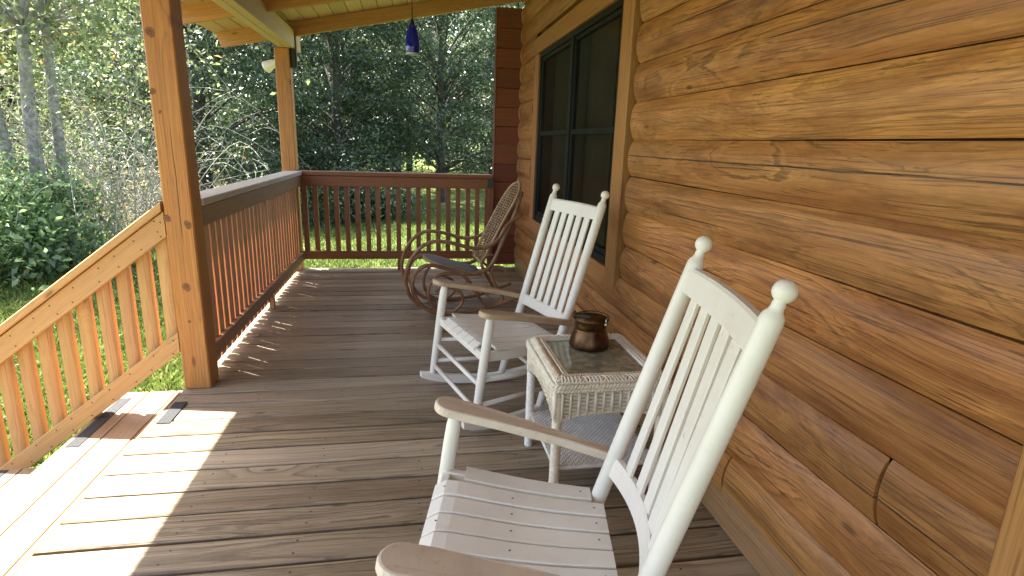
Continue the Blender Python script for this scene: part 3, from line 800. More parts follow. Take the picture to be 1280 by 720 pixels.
# ------------------------------------------------------------------ rocking chairs
def rocker(curve=1.0, arm_mat='arm'):
    root = local(thing('rocking_chair', '', 'rocking chair', (0, 0, 0), 0, 'white rocking chairs'))
    m = M['white']
    BT, FT, ZT = .312, .619, 1.093
    def pu(z): return -(BT + (FT - BT) * (z - .05) / (ZT - .05))
    def pv(z): return .226 + .006 * (z - .05)
    for s in (1, -1):
        # back post with turned finial
        a = Vector((pu(.045), s * pv(.045), .045)); b = Vector((pu(ZT), s * pv(ZT), ZT)); L = (b - a).length
        mb = MB(); pr = [(0, .017), (.06, .0195), (.25, .0218), (.6, .0222), (L - .12, .0218), (L - .054, .0212), (L - .044, .0192), (L - .036, .0135), (L - .029, .0115), (L - .0225, .012)]
        for k in range(11):
            an = -1.05 + (PI / 2 + 1.05) * k / 10
            pr.append((L + .021 * math.sin(an), .0208 * math.cos(an)))
        mb.turned(a, b, pr, 20); mb.build('back_post', m, root)
        # front leg
        a = Vector((.074, s * .304, .045)); b = Vector((0.0, s * .304, .588)); L = (b - a).length
        mb = MB(); mb.turned(a, b, [(0, .015), (.04, .018), (.2, .021), (L - .12, .0218), (L - .05, .0205), (L - .02, .0165), (L, .015)], 18); mb.build('front_leg', m, root)
        # arm
        f0 = Vector((.06, .607)); f1 = Vector((-.462, .489))
        vi0, vi1 = .304, .262
        out = []
        def half(u):   # half width along the arm (0 front .. 1 back)
            return .043 - .021 * min(1, max(0, (u - .18) / .6)) if u > .1 else .043
        N = 14; top = []; bot = []
        L = (f0 - f1).length
        for k in range(9):
            an = PI / 2 + PI * (k / 8) ; top.append((.046 - .046 * math.sin(an - PI / 2) if False else .046 * (1 + math.cos(an)) , .043 * math.sin(an)))
        front = [(.045 - .045 * math.sin(q), .044 * math.cos(q)) for q in [PI * i / 10 for i in range(11)]]
        sideA = [(u, -half(u / L)) for u in (.1, .18, .28, .38, L)]
        sideB = [(u, half(u / L) * (1.0 if u < .3 else .8)) for u in (L, .38, .28, .18, .1)]
        outl = front[:] + sideA + sideB
        def fm(u, v, t):
            k = u / L; p = f0 + (f1 - f0) * k
            cv = vi0 + .012 + (vi1 - vi0) * k
            return Vector((p.x - .22 * t, s * (cv + v), p.y + t + .006 * math.sin(k * PI)))
        if sum((outl[i][0] * outl[(i + 1) % len(outl)][1] - outl[(i + 1) % len(outl)][0] * outl[i][1]) for i in range(len(outl))) < 0: outl = outl[::-1]
        mb = MB(); mb.slab(outl, fm, -.026, 0.0, .006); mb.build('arm', M[arm_mat], root)
        # rocker runner
        mb = MB(); n = 16; vs = []
        R = 1.15
        for i in range(n + 1):
            u = .135 - .80 * i / n
            v = .304 + (.228 - .304) * (.074 - u) / (.074 + .31)
            zb = (u + .2) ** 2 / (2 * R); hh = .05 if 0 < i < n else .034
            zb += 0 if 0 < i < n else .008
            for (dv, z) in ((-.014, zb + .003), (.014, zb + .003), (.017, zb + .008), (.017, zb + hh - .004), (.013, zb + hh), (-.013, zb + hh), (-.017, zb + hh - .004), (-.017, zb + .008)):
                vs.append((u, s * (v + dv), z))
        fs = [[i * 8 + k, i * 8 + (k + 1) % 8, i * 8 + 8 + (k + 1) % 8, i * 8 + 8 + k] for i in range(n) for k in range(8)] + [list(range(8)), list(range(n * 8, n * 8 + 8))]
        mb.add(vs, fs); mb.build('rocker', m, root)
        # side rail and rods
        mb = MB(); mb.beam((.03, s * .29, .378), (pu(.35), s * .232, .352), .024, .045, (0, 1, 0)); mb.build('seat_rail', m, root)
        for za, zb in ((.27, .25), (.15, .14)):
            mb = MB(); mb.tube([(.074 - .074 * za / .55, s * .304, za), (pu(zb), s * .228, zb)], .0105, 10); mb.build('stretcher', m, root)
    for z in (.245, .125):
        u = .074 * (1 - (z - .045) / .54)
        mb = MB(); mb.tube([(u, -.304, z), (u, .304, z)], .0115, 10); mb.build('stretcher', m, root)
    mb = MB(); mb.tube([(pu(.19), -.228, .19), (pu(.19), .228, .19)], .0105, 10); mb.build('stretcher', m, root)
    mb = MB(); mb.beam((.024, -.285, .376), (.024, .285, .376), .024, .04, (1, 0, 0)); mb.build('front_rail', m, root)
    mb = MB(); mb.beam((-.36, -.232, .352), (-.36, .232, .352), .022, .04, (1, 0, 0)); mb.build('rear_rail', m, root)
    # bowed top and bottom rails
    def bow(v, z): return pu(z) - curve * (.042 - .033 * min(1, max(0, (z - .5) / .48))) * (1 - (v / .225) ** 2)
    def bowed(z0, z1, arch, name):
        mb = MB(); n = 16; vs = []
        for i in range(n + 1):
            v = -.222 + .444 * i / n; e = arch * (1 - (v / .222) ** 2)
            for du, z in ((.009, z0 + .002), (.011, z0 + .005), (.011, z1 + e - .006), (.007, z1 + e), (-.007, z1 + e), (-.011, z1 + e - .006), (-.011, z0 + .005), (-.009, z0 + .002)):
                vs.append((bow(v, z) + du, v, z))
        fs = [[i * 8 + k, i * 8 + (k + 1) % 8, i * 8 + 8 + (k + 1) % 8, i * 8 + 8 + k] for i in range(n) for k in range(8)] + [list(range(8)), list(range(n * 8, n * 8 + 8))]
        mb.add(vs, fs); mb.build(name, m, root)
    bowed(.972, 1.034, .004, 'top_rail'); bowed(.452, .506, .0, 'lower_back_rail')
    for k in range(5):
        v = (k - 2) * .0735
        a = Vector((bow(v, .50), v, .50)); b = Vector((bow(v * .98, .985), v * .98, .985))
        mb = MB(); mb.beam(a, b, .0455, .011, (0, 1, 0), .002); mb.build('back_slat', m, root)
    # contoured seat of long slats
    zf = lambda u: float(np.interp(u, [-.42, -.36, -.28, -.2, -.12, -.06, -.02, .015, .036, .045], [.388, .389, .391, .396, .405, .413, .418, .418, .409, .398]))
    ns = 8; 
    for k in range(ns):
        g = .0036
        c0 = -1 + 2 * k / ns; c1 = -1 + 2 * (k + 1) / ns
        uf = .045 if 0 < k < ns - 1 else -.034
        ub = -.415 if 0 < k < ns - 1 else -.385
        mb = MB(); n = 14; vs = []; dz = random.uniform(-.0012, .0012)
        for i in range(n + 1):
            u = uf + (ub - uf) * i / n; hw = .292 + (.245 - .292) * (uf - u) / .46
            va, vb = c0 * hw + g, c1 * hw - g; z = zf(u) + dz
            for (v, zz) in ((va + .002, z - .013), (vb - .002, z - .013), (vb, z - .010), (vb, z - .0025), (vb - .0025, z), (va + .0025, z), (va, z - .0025), (va, z - .010)):
                vs.append((u, v, zz))
        fs = [[i * 8 + q, i * 8 + (q + 1) % 8, i * 8 + 8 + (q + 1) % 8, i * 8 + 8 + q] for i in range(n) for q in range(8)] + [list(range(8)), list(range(n * 8, n * 8 + 8))]
        mb.add(vs, fs)
        for u in (uf - .03, -.17, ub + .028):
            hw = .292 + (.245 - .292) * (uf - u) / .46; v = (c0 + c1) / 2 * hw + random.uniform(-.006, .006)
            if random.random() < .6: mb.add([(u + .003 * math.cos(2 * PI * q / 7), v + .003 * math.sin(2 * PI * q / 7), zf(u) + dz + .0008) for q in range(7)], [list(range(7))], None, None, 1)
        mb.build('seat_slat', [m, M['steel']], root)
    return root
chA = rocker(); chA.location = (.054, 1.186, 0); chA.rotation_euler.z = PI - .202
chB = rocker(.15, 'arm_bare'); chB.location = (.252, 2.692, 0); chB.rotation_euler.z = PI + .287
chA['label'] = 'nearest white slatted rocking chair in the foreground beside the log wall'
chB['label'] = 'white slatted rocking chair beyond the wicker table under the window'

# ------------------------------------------------------------------ bentwood rocker
def bentwood():
    root = local(thing('bentwood_rocker', 'brown bentwood rocking chair with cane back at the far end of the porch', 'rocking chair', (.172, 4.499, 0), PI + .08))
    m = M['cane']
    def put(pts, s, v, r, name, n=5, closed=False, mat=None, par=None):
        P = [Vector((u, s * (vv if vv is not None else v), z)) for (u, z, vv) in [(p + (None,))[:3] for p in pts]]
        mb = MB(); C = bez(P, n, closed); mb.tube(C, r, 9, closed); return mb.build(name, mat or m, root)
    side = [(-.655, .96, .15), (-.62, .86, .18), (-.575, .745, .195), (-.50, .58, .20), (-.452, .463, .20), (-.405, .384, .20), (-.326, .332), (-.231, .325), (-.106, .359), (.002, .391), (.094, .396), (.162, .357), (.196, .288), (.194, .21), (.157, .118), (.081, .046), (-.03, .017), (-.16, .016), (-.31, .03), (-.43, .055), (-.53, .085), (-.68, .14)]
    arm = [(-.65, .785, .19), (-.57, .735, .205), (-.515, .685, .215), (-.47, .61, .225), (-.405, .556, .235), (-.312, .533, .24), (-.22, .544, .245), (-.117, .574, .25), (-.01, .592, .25), (.075, .583, .25), (.153, .532, .245), (.209, .452, .24), (.243, .36, .235), (.246, .265, .225), (.216, .165, .215), (.15, .09, .21)]
    scroll = [(-.22, .315), (-.106, .330), (.003, .315), (.064, .238), (.072, .142), (.034, .065), (-.035, .026)]
    loop = [(.02, .19), (-.04, .226), (-.106, .216), (-.165, .184), (-.192, .135), (-.178, .075), (-.13, .030)]
    strut = [(-.19, .325), (-.245, .255), (-.30, .17), (-.345, .095), (-.385, .055)]
    rear = [(-.385, .35), (-.453, .377), (-.518, .36), (-.54, .33)]
    rear2 = [(-.453, .377), (-.416, .334), (-.44, .255), (-.499, .156), (-.515, .11), (-.49, .08)]
    ring = [(-.415, .475), (-.355, .445), (-.34, .395), (-.385, .35), (-.425, .385), (-.445, .445)]
    for s in (1, -1):
        put(side, s, .2, .0165, 'side_frame'); put(arm, s, .24, .0145, 'arm')
        put(scroll, s, .195, .013, 'scroll'); put(loop, s, .195, .012, 'scroll'); put(strut, s, .195, .014, 'strut')
        put(rear, s, .195, .012, 'scroll'); put(rear2, s, .195, .013, 'scroll'); put(ring, s, .19, .009, 'scroll', 5, True)
    for u, z in ((.19, .235), (-.02, .03), (-.45, .068), (-.40, .365)):
        mb = MB(); mb.tube([(u, -.2, z), (u, .2, z)], .010, 9); mb.build('crossbar', m, root)
    mb = MB(); mb.tube([(.17, -.2, .10), (.215, 0, .215), (.17, .2, .10)], .008, 8); mb.build('crossbar', M['brass'], root)
    # oval cane back
    axis = lambda k: Vector((-.345 - .325 * k + .012 * math.sin(k * PI), 0, .40 + .625 * k))
    def hw(k): return .195 * (1 - max(0, (k - .72) / .28) ** 2.2) ** .5 * (1 - .12 * (1 - k))
    P = []
    for i in range(25): k = i / 24; P.append(axis(k) + Vector((0, hw(min(k, .9999)), 0)))
    for i in range(23, -1, -1): k = i / 24; P.append(axis(k) - Vector((0, hw(k), 0)))
    mb = MB(); mb.tube(P, .011, 9, True); bf = mb.build('back_frame', M['rattan'], root)
    mb = MB(); n = 34
    for i in range(1, n):
        k = i / n
        mb.tube([axis(k) + Vector((0, hw(k) * q, 0)) + Vector((-.012 * (1 - q * q), 0, 0)) for q in (-1, -.5, 0, .5, 1)], .0052, 6)
    for q in (-.6, -.2, .2, .6):
        mb.tube([axis(k / 12) + Vector((.004, hw(k / 12) * q, 0)) for k in range(0, 12)], .0035, 5)
    mb.build('back_weave', M['rattan'], root)
    # seat
    out = []
    for q in range(13): an = -PI / 2 + PI * q / 12; out.append((-.06 + .16 * math.cos(an), .185 * math.sin(an)))
    out += [(-.24, .18), (-.36, .165), (-.36, -.165), (-.24, -.18)]
    zz = lambda u: .437 - .045 * max(0, .02 - u) / .1 * .62 if u < .02 else .437
    mb = MB(); mb.slab(out, lambda u, v, t: Vector((u, v, .452 - .34 * (.10 - u) + .13 * (.10 - u) ** 2 + t)), -.036, -.012, .006); st_ = mb.build('seat_frame', M['rattan'], root)
    C = [(p[0] * .93 - .006, p[1] * .9) for p in out]
    mb = MB(); mb.slab(C, lambda u, v, t: Vector((u, v, .452 - .34 * (.10 - u) + .13 * (.10 - u) ** 2 + t - .006 * (1 - (v / .19) ** 2))), -.015, -.006, .003); mb.build('seat_webbing', M['webbing'], root)
bentwood()

# ------------------------------------------------------------------ wicker table
def wicker_table():
    X0, X1, Y0, Y1, ZT = .485, .918, 1.795, 2.292, .515
    cx, cy = (X0 + X1) / 2, (Y0 + Y1) / 2
    root = thing('wicker_table', 'cream wicker side table with glass top between the white rocking chairs', 'side table', (cx, cy, 0))
    m = M['wicker']
    def ringpath(e, z, n=40, r=.03):
        x0, x1, y0, y1 = X0 + e, X1 - e, Y0 + e, Y1 - e; r = max(.006, r - e * .3); P = []
        for (ax, ay, a0) in ((x1 - r, y1 - r, 0), (x0 + r, y1 - r, PI / 2), (x0 + r, y0 + r, PI), (x1 - r, y0 + r, 1.5 * PI)):
            for q in range(6):
                an = a0 + PI / 2 * q / 5; P.append(Vector((ax + r * math.cos(an), ay + r * math.sin(an), z)))
        return P
    def resample(P, step):
        P = P + [P[0]]; out = []; acc = 0; L = sum((P[i + 1] - P[i]).length for i in range(len(P) - 1)); n = int(L / step); st = L / n
        i = 0; d = 0
        for k in range(n):
            tgt = k * st
            while d + (P[i + 1] - P[i]).length < tgt: d += (P[i + 1] - P[i]).length; i += 1
            out.append(P[i] + (P[i + 1] - P[i]) * ((tgt - d) / (P[i + 1] - P[i]).length))
        return out
    def rope(mb, e, z, rr, tilt, pitch=.022):
        # two strands twisted round the edge path
        P = resample(ringpath(e, z), pitch / 5); n = len(P); turns = round(n / 5)
        for s in range(2):
            Q = []
            for i, p in enumerate(P):
                t = (P[(i + 1) % n] - P[i - 1]).normalized(); o = Vector((t.y, -t.x, 0)); upv = Vector((0, 0, 1))
                an = 2 * PI * turns * i / n + PI * s
                Q.append(p + o * (rr * .55 * math.cos(an)) + upv * (rr * .55 * math.sin(an)))
            mb.tube(Q, rr * .62, 5, True)
    # sloping rim of crossed strands between a braid at the glass and a braid at the edge
    mb = MB()
    rope(mb, .056, ZT - .001, .0065, 0, .018); rope(mb, .046, ZT + .001, .0065, 0, .018); rope(mb, -.002, ZT - .020, .010, 0, .026); rope(mb, -.004, ZT - .034, .0085, 0, .024)
    Pi = resample(ringpath(.040, ZT + .001), .0135); Po = ringpath(.0, ZT - .012); Po = [Po[-1]] + Po[:-1]
    n = len(Pi); P2 = resample(ringpath(.003, ZT - .012), .0135)
    # pair each inner point with the outer point in the same direction
    def outer(p):
        d = Vector((p.x - cx, p.y - cy)); best = max(P2, key=lambda q: (Vector((q.x - cx, q.y - cy)).normalized()).dot(d.normalized())); return best
    O = [outer(p) for p in Pi]
    for i in range(n):
        for sgn in (2, -2):
            a, b = Pi[i], O[(i + sgn) % n]; m_ = (a + b) / 2 + Vector((0, 0, .009 + (.003 if sgn > 0 else 0)))
            mb.tube([a, m_, b], .0042, 5)
    for e0, e1, z0, z1 in ((.004, .06, ZT - .022, ZT - .007),):
        mb.box(X0 + e0, X0 + e1, Y0 + e0, Y1 - e0, z0, z1); mb.box(X1 - e1, X1 - e0, Y0 + e0, Y1 - e0, z0, z1)
        mb.box(X0 + e1, X1 - e1, Y0 + e0, Y0 + e1, z0, z1); mb.box(X0 + e1, X1 - e1, Y1 - e1, Y1 - e0, z0, z1)
    mb.build('woven_rim', m, root)
    # skirts: rows woven over upright spokes, arched below
    for a, b in (((X0, Y0), (X1, Y0)), ((X1, Y0), (X1, Y1)), ((X1, Y1), (X0, Y1)), ((X0, Y1), (X0, Y0))):
        A = Vector((*a, 0)); Bv = Vector((*b, 0)); d = (Bv - A); L = d.length; d /= L; o = Vector((d.y, -d.x, 0)); A = A - o * .008
        mb = MB(); top = ZT - .032; low = .366
        arch = lambda s: low + (.024 if abs(d.x) > .5 else .045) * max(0, math.sin(PI * min(1, max(0, (s - .035) / (L - .07))))) ** .7
        nsp = int(L / .029); sp = L / nsp
        for k in range(nsp + 1):
            s = min(max(k * sp, .006), L - .006); p = A + d * s
            mb.tube([p + o * .003 + Vector((0, 0, arch(s))), p + o * .003 + Vector((0, 0, top))], .0068 if k % 2 else .0055, 6)
        nb = 40; bv = []
        for i in range(nb + 1):
            q = L * i / nb
            for off_, zz_ in ((-.004, arch(q)), (-.004, top), (-.010, top), (-.010, arch(q))): bv.append(A + d * q + o * off_ + Vector((0, 0, zz_)))
        mb.add(bv, [[i * 4 + k, i * 4 + (k + 1) % 4, i * 4 + 4 + (k + 1) % 4, i * 4 + 4 + k] for i in range(nb) for k in range(4)] + [[0, 1, 2, 3], [nb * 4, nb * 4 + 1, nb * 4 + 2, nb * 4 + 3]])
        z = top - .004; row = 0
        while z > low:
            Q = []; nn = int(L / (sp / 4))
            def flush(Q):
                if len(Q) > 3: mb.tube(Q, .0036, 5)
            for i in range(nn + 1):
                s = L * i / nn
                if z < arch(s): flush(Q); Q = []; continue
                Q.append(A + d * s + o * (.0032 * math.sin(PI * s / sp + PI * row)) + Vector((0, 0, z)))
            flush(Q); z -= .0074; row += 1
        # braided lower edge
        for ph in (0, PI):
            mb.tube([A + d * (L * i / 60) + o * (.005 * math.cos(i * 1.9 + ph)) + Vector((0, 0, arch(L * i / 60) + .005 * math.sin(i * 1.9 + ph))) for i in range(61)], .0048, 5)
        mb.build('skirt', m, root)
    # legs wound with cane
    for lx, ly in ((X0 + .018, Y0 + .018), (X1 - .018, Y0 + .018), (X1 - .018, Y1 - .018), (X0 + .018, Y1 - .018)):
        mb = MB(); pr = []; k = 0
        z = 0.0
        while z < .45:
            pr += [(z, .0165), (z + .003, .019), (z + .0065, .019), (z + .009, .0165)]; z += .0095
        mb.turned((lx, ly, 0.0), (lx, ly, .45), pr, 12); lg = mb.build('leg', M['wicker'] if ly < 2 else M['white'], root)
    # lower shelf woven over and under
    mb = MB(); sx0, sx1, sy0, sy1, sz = X0 + .02, X1 - .02, Y0 + .02, Y1 - .02, .165
    nx = 40; ny = 42; dx = (sx1 - sx0) / nx; dy = (sy1 - sy0) / ny
    for i in range(nx + 1):
        x = sx0 + dx * i; mb.tube([(x, sy0 + dy * j, sz + .0032 * (1 if (i // 1 + j // 1) % 2 else -1)) for j in range(ny + 1)], .0040, 5)
    for j in range(ny + 1):
        y = sy0 + dy * j; mb.tube([(sx0 + dx * i, y, sz + .0032 * (-1 if (i + j) % 2 else 1)) for i in range(nx + 1)], .0040, 5)
    mb.tube([(sx0, sy0, sz - .004), (sx1, sy0, sz - .004), (sx1, sy1, sz - .004), (sx0, sy1, sz - .004)], .008, 6, True)
    mb.build('shelf', M['wickersh'], root)
    for (ax, ay, bx_, by_) in ((X0 + .018, Y0 + .02, X0 + .05, Y0 + .05), (X0 + .018, Y1 - .02, X0 + .05, Y1 - .05)):
        mb = MB(); mb.tube([(ax, ay, .09), (bx_ - .01, by_, .14), (bx_, by_, .162)], .006, 6); mb.build('brace', M['wickersh'], root)
    mb = MB(); mb.box(X0 + .056, X1 - .056, Y0 + .056, Y1 - .056, ZT - .012, ZT - .004, .0015); mb.build('glass_top', M['tglass'], root)
wicker_table()

# copper pot on the table
pt = thing('copper_pot', 'tarnished copper pot with bail handle lugs on the wicker table', 'pot', (.716, 2.150, .5115))
mb = MB(); prof = [(.0, .001), (.0005, .07), (.003, .079), (.010, .083), (.025, .0825), (.045, .0775), (.062, .0715), (.074, .0675), (.079, .067), (.082, .0645), (.086, .0665), (.094, .0672), (.108, .0675), (.118, .0695), (.1245, .0725), (.1255, .0718), (.124, .0695), (.110, .0640), (.086, .061), (.06, .068), (.03, .078), (.012, .074), (.009, .001)]
mb.turned(Vector(pt.location), Vector(pt.location) + Vector((0, 0, 1)), prof, 40); mb.build('body', M['copper'], pt)
for an in (-.75, PI - .75):
    c = Vector(pt.location) + Vector((.070 * math.cos(an), .070 * math.sin(an), .118)); t = Vector((-math.sin(an), math.cos(an), 0)); o = Vector((math.cos(an), math.sin(an), 0))
    mb = MB(); mb.tube([c + o * .004 + t * (.013 * math.cos(q)) + Vector((0, 0, .004 + .016 * math.sin(q))) for q in [2 * PI * i / 14 for i in range(14)]], .003, 6, True)
    mb.tube([c - t * .014 + o * .003 + Vector((0, 0, -.006)), c + t * .014 + o * .003 + Vector((0, 0, -.006))], .005, 6)
    mb.build('lug', M['brass'] if an < 0 else M['copper'], pt)
mb = MB(); an = -.75; cc = Vector(pt.location) + Vector((0, 0, .119)); o = Vector((math.cos(an), math.sin(an), 0)); t = Vector((-math.sin(an), math.cos(an), 0))
mb.tube([cc + o * (.075 * math.cos(q)) + t * (.073 * math.sin(q)) + Vector((0, 0, .004 + .01 * math.sin(q))) for q in [PI * i / 20 for i in range(21)]], .0028, 6); mb.build('bail', M['copper'], pt)

# pendant lamp
pd = thing('pendant_lamp', 'cobalt blue glass pendant lamp hanging from the porch ceiling', 'lamp', (.013, 4.5, 1.926))
L0 = Vector(pd.location)
mb = MB(); mb.turned(L0, L0 + Vector((0, 0, 1)), [(.008, .040), (.0, .0455), (.004, .0475), (.02, .0495), (.06, .052), (.10, .050), (.15, .041), (.185, .029), (.205, .018), (.21, .012), (.21, .001)], 28); mb.build('shade', M['cobalt'], pd)
mb = MB(); mb.turned(L0 + Vector((0, 0, -.003)), L0 + Vector((0, 0, 1)), [(0, .0462), (.002, .0482), (.01, .0488), (.014, .0478)], 28); mb.build('rim', plain('frosted rim', c3(.55, .58, .7), .3, .1, 20), pd)
mb = MB(); mb.turned(L0 + Vector((0, 0, .208)), L0 + Vector((0, 0, 1)), [(0, .014), (.01, .013), (.035, .006), (.04, .001)], 14); mb.build('socket', M['black'], pd)
mb = MB(); mb.tube([L0 + Vector((0, 0, .24)), L0 + Vector((0, 0, rb(.013) + .13 - 1.926))], .0035, 6); mb.build('cord', M['black'], pd)

# ------------------------------------------------------------------ trees
def crown_pts(rng, nc, nl, prof, H, z0, rc, flat=.5, shell=.35):
    """clumps of leaf positions; prof(k) gives the crown radius at height fraction k"""
    C = []
    while len(C) < nc:
        k = rng.random(); R = prof(k); a = rng.uniform(0, 2 * PI); r = R * (shell + (1 - shell) * rng.random() ** .6)
        if rng.random() < (R + .2) / 3.2: C.append((r * math.cos(a), r * math.sin(a), z0 + k * (H - z0)))
    C = np.array(C); out = []; lv = []
    for c in C:
        n = int(nl * rng.uniform(.5, 1.5)); q = rng.normal(size=(n, 3)) * np.array([1, 1, flat]) * rc * rng.uniform(.6, 1.3)
        rr = np.linalg.norm(q[:, :2], axis=1); q[:, 2] -= .25 * rr
        out.append(c + q); lv.append(np.clip(rng.normal(.45, .22, n) + rng.normal(0, .12), 0, 1))
    return C, np.concatenate(out), np.concatenate(lv)

def limbs(mb, rng, C, H, r0, n, lean=(0, 0), base=0.0, lo=.12):
    P = [Vector((lean[0] * (k / 6) ** 1.3 + rng.normal() * .05 * k / 6, lean[1] * (k / 6) ** 1.3 + rng.normal() * .05 * k / 6, base + (H * .92 - base) * k / 6)) for k in range(7)]
    mb.tube(bez(P, 3), list(np.linspace(r0, r0 * .2, 19)), 9)
    for i in rng.choice(len(C), min(n, len(C)), replace=False):
        c = Vector(C[i]); k = min(.85, max(lo, (c.z - .5) / H * .85)); f = k * 6; j = int(f); s = P[j].lerp(P[min(j + 1, 6)], f - j)
        m_ = s.lerp(c, .5) + Vector(rng.normal(size=3) * .12) + Vector((0, 0, .15))
        mb.tube(bez([s, m_, c], 4), list(np.linspace(r0 * .33 * (1 - k * .6), .008, 9)), 5)

def tree(name, label, cat, seed, H, z0, prof, nc, nl, rc, leaf, m, bk, r0, nlimb, group=None, up=.7, flat=.5, lean=(0, 0), wid=.42, shell=.35, droop=0.0):
    rng = np.random.default_rng(seed)
    t = local(thing(name, label, cat, (0, 0, 0), 0, group))
    C, P, lv = crown_pts(rng, nc, nl, prof, H, z0, rc, flat, shell)
    if lean != (0, 0): P = P + np.stack([lean[0] * (P[:, 2] / H) ** 1.3 * (P[:, 2] > 0), lean[1] * (np.maximum(P[:, 2], 0) / H) ** 1.3, 0 * P[:, 2]], -1)
    cards('crown', leafcards(P, leaf, rng, up, wid, droop=droop), lv, m, t)
    mb = MB(); limbs(mb, rng, C, H, r0, nlimb, lean, -.15, .42 if name == 'pale_tree' else .12); mb.build('trunk', bk, t, fixn=False)
    return t
def put(t, x, y, rz=0.0, sc=1.0, z=GZ):
    t.location = (x, y, z); t.rotation_euler.z = rz; t.scale = (sc, sc, sc); return t

cone = lambda R: (lambda k: R * (1.0 - k) ** .55 * (.75 + .25 * min(1, k * 8)))
egg = lambda R: (lambda k: R * math.sin(PI * (.12 + .88 * k) ** .8) ** .6 if k < .999 else .05)
ever = dict(prof=cone(3.0), nc=195, nl=195, rc=.34, leaf=.105, m=M['ever'], bk=M['bark_dark'], r0=.17, nlimb=60, up=.9, flat=.30, droop=.3)
GE = 'dark evergreens behind the porch'
e1 = put(tree('evergreen_tree', 'big dark evergreen right behind the far railing, nearest the pendant lamp', 'tree', 21, 9.5, 1.15, group=GE, **ever), .9, 18.5, 0, 1.05)
e2 = put(tree('evergreen_tree', 'dark evergreen seen just right of the far porch post', 'tree', 22, 9.5, .8, group=GE, **{**ever, 'prof': cone(2.5)}), -2.0, 16.8, 0, 1.0)
e3 = put(copy_tree(e1), -4.9, 15.0, 2.1, .98); e3['label'] = 'dark evergreen seen between the two porch posts'
e4 = put(copy_tree(e2), -3.6, 20.5, 1.2, 1.15); e4['label'] = 'evergreen standing further back directly behind the far porch post'
e5 = put(copy_tree(e2), 3.3, 24.0, 4.0, 1.12); e5['label'] = 'evergreen beyond the lawn left of the pale bare shrub'
e6 = put(copy_tree(e1), -.6, 23.0, 3.3, 1.15); e6['label'] = 'evergreen standing back in the gap beside the pendant lamp'

# far wood: three kinds of loose leafy tree, repeated
GW = 'trees of the far wood'; LW = 'tall loose leafy tree of the far wood behind the evergreens'
far = dict(nc=150, nl=80, rc=.75, leaf=.24, m=M['wood_leaf'], bk=M['bark_dark'], nlimb=40, up=.5, flat=.6, group=GW)
fw = [tree('woodland_tree', LW, 'tree', 31, 13, 1.5, prof=egg(2.6), r0=.2, **far), tree('woodland_tree', LW, 'tree', 32, 15, 2.5, prof=egg(2.3), r0=.22, **far), tree('woodland_tree', LW, 'tree', 33, 12, .8, prof=egg(3.0), r0=.18, **far)]
rng = np.random.default_rng(5); k = 0
spots = []
for row, (yy, x0, x1, n) in enumerate(((30, -14, -4, 3), (36, -30, 12, 9), (45, -44, 22, 11), (56, -54, 30, 11))):
    for i in range(n): spots.append((x0 + (x1 - x0) * (i + .5) / n + rng.normal() * .8, yy + rng.normal() * 1.5))
for x, y in ((-12.5, 21), (6.5, 32), (8.8, 33), (6.0, 39)): spots.append((x, y))
for x, y in spots:
    o = fw[k % 3] if k < 3 else copy_tree(fw[k % 3])
    put(o, x, y, rng.uniform(0, 6.28), rng.uniform(.85, 1.2)); k += 1

# pale trunked trees at the left
GP = 'pale barked trees at the left'
pale = dict(nc=80, nl=60, rc=.5, leaf=.10, m=M['wood_leaf'], bk=M['bark_pale'], nlimb=30, up=.4, flat=.7, group=GP, prof=egg(2.0), wid=.5)
put(tree('pale_tree', 'pale grey trunk second from the left edge of the picture', 'tree', 41, 8.5, 2.9, r0=.105, lean=(.15, .3), **pale), -5.12, 9.0)
put(tree('pale_tree', 'upright pale grey trunk, nearest the porch of the bare barked trees', 'tree', 42, 8.8, 3.0, r0=.082, lean=(.35, .2), **pale), -5.0, 9.3)
put(tree('pale_tree', 'pale grey trunk at the very left edge leaning outward', 'tree', 43, 8.0, 2.8, r0=.085, lean=(-.9, .2), **pale), -5.3, 9.0)

def brush(name, label, seed, n, spread, H, r, m, loc, leaves=0, lm=None, arch=.6, group=None, leaf=.07):
    rng = np.random.default_rng(seed); t = local(thing(name, label, 'shrub', loc, 0, group)); mb = MB(); tips = []
    for i in range(n):
        a = rng.uniform(0, 2 * PI); h = H * rng.uniform(.4, 1.0); s = spread * rng.uniform(.3, 1.0)
        p0 = Vector((rng.normal() * spread * .18, rng.normal() * spread * .18, -.05))
        p1 = p0 + Vector((math.cos(a) * s * .25, math.sin(a) * s * .25, h * .55)); p2 = p0 + Vector((math.cos(a) * s * .65, math.sin(a) * s * .65, h * (.95 if rng.random() > .3 else .7)))
        p3 = p2 + Vector((math.cos(a + rng.normal() * .7) * s * .5, math.sin(a + rng.normal() * .7) * s * .5, rng.uniform(-arch, .35) * h * .4))
        C = bez([p0, p1, p2, p3], 4); mb.tube(C, list(np.linspace(r, r * .25, len(C))), 4)
        for q in range(4):
            b = C[rng.integers(4, len(C))]; d = Vector(rng.normal(size=3)).normalized(); l = rng.uniform(.15, .5) * H * .5
            e = bez([b, b + d * l * .5 + Vector((0, 0, .05)), b + d * l + Vector(rng.normal(size=3) * .06)], 3)
            mb.tube(e, list(np.linspace(r * .45, r * .15, len(e))), 3); tips += e[2:]
        tips += C[5:]
    mb.build('branches', m, t, fixn=False)
    if leaves:
        T = np.array([tuple(v) for v in tips]); P = T[rng.integers(0, len(T), leaves)] + rng.normal(size=(leaves, 3)) * .11
        cards('leaves', leafcards(P, leaf, rng, .5, .5), np.clip(rng.normal(.5, .25, leaves), 0, 1), lm, t)
    return t
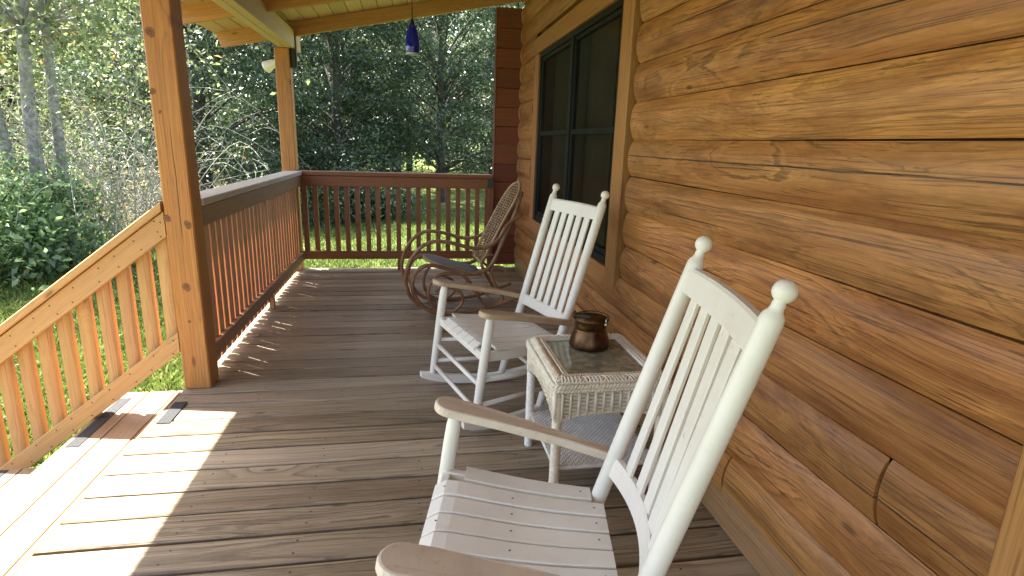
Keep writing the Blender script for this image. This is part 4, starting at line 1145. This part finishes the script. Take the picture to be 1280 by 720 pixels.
brush('bare_shrub', 'tangle of bleached bare branches left of the nearer post', 51, 80, 2.3, 3.2, .0085, M['twig'], (-4.6, 10.0, GZ), 1500, M['wood_leaf'], leaf=.05, arch=1.1)
brush('bare_shrub', 'bare pale branches arching behind the leafy shrub at the left edge', 52, 60, 2.2, 3.0, .008, M['twig'], (-6.0, 9.9, GZ), 3500, M['wood_leaf'], leaf=.06, arch=1.0)
brush('bare_shrub', 'pale bare shrub beyond the lawn at the right end of the view', 53, 90, 2.6, 4.6, .022, M['twig'], (4.1, 25.2, GZ), 0)
brush('bare_shrub', 'low dry brush under the tree edge between stair rail and post', 54, 90, 1.8, 1.0, .008, M['twig'], (-5.3, 11.6, GZ), 2500, M['dry'], leaf=.07)
# leafy shrubs
def shrub(label, seed, loc, R, H, n, leaf, m, group='leafy shrubs'):
    rng = np.random.default_rng(seed); t = local(thing('leafy_shrub', label, 'shrub', loc, 0, group))
    C, P, lv = crown_pts(rng, max(12, n // 130), 130, lambda k: R * math.sin(PI * (.25 + .7 * k)) ** .7, H, .05, .26 * R, .7, .2)
    cards('leaves', leafcards(P, leaf, rng, .8, .5, .1), lv, m, t)
    mb = MB()
    for c in C[::2]: mb.tube(bez([Vector((rng.normal() * .1, rng.normal() * .1, -.05)), Vector(c) * .5 + Vector((0, 0, .1)), Vector(c)], 3), .009, 4)
    mb.build('stems', M['bark_dark'], t, fixn=False); return t
shrub('broad leaved green shrub at the left edge above the handrail', 61, (-5.6, 8.0, GZ), 1.1, 1.75, 6500, .11, M['shrub_leaf'])
shrub('rounded dark green shrub above the lower end of the handrail', 62, (-4.75, 8.7, GZ), .8, 1.2, 4200, .09, M['shrub_leaf'])
shrub('leafy shrub behind the pale trunks at far left', 63, (-7.3, 9.2, GZ), 1.2, 2.2, 5200, .10, M['shrub_leaf'])
for i, (x, y, r, h, lb) in enumerate(((-1.55, 13.6, .85, 1.25, 'dark low shrub behind the left end of the far railing'), (-.75, 14.2, .8, 1.0, 'dark low shrub behind the left middle of the far railing'), (-3.0, 13.4, 1.0, 1.5, 'dark shrub seen over the grey capped side railing'), (-6.6, 13.2, 1.1, 1.4, 'dark shrub in the shade just left of the nearer post'))):
    shrub(lb, 70 + i, (x, y, GZ), r, h, 4200, .09, M['ever'])

for o in bpy.data.objects:
    if '_off' in o: del o['_off']
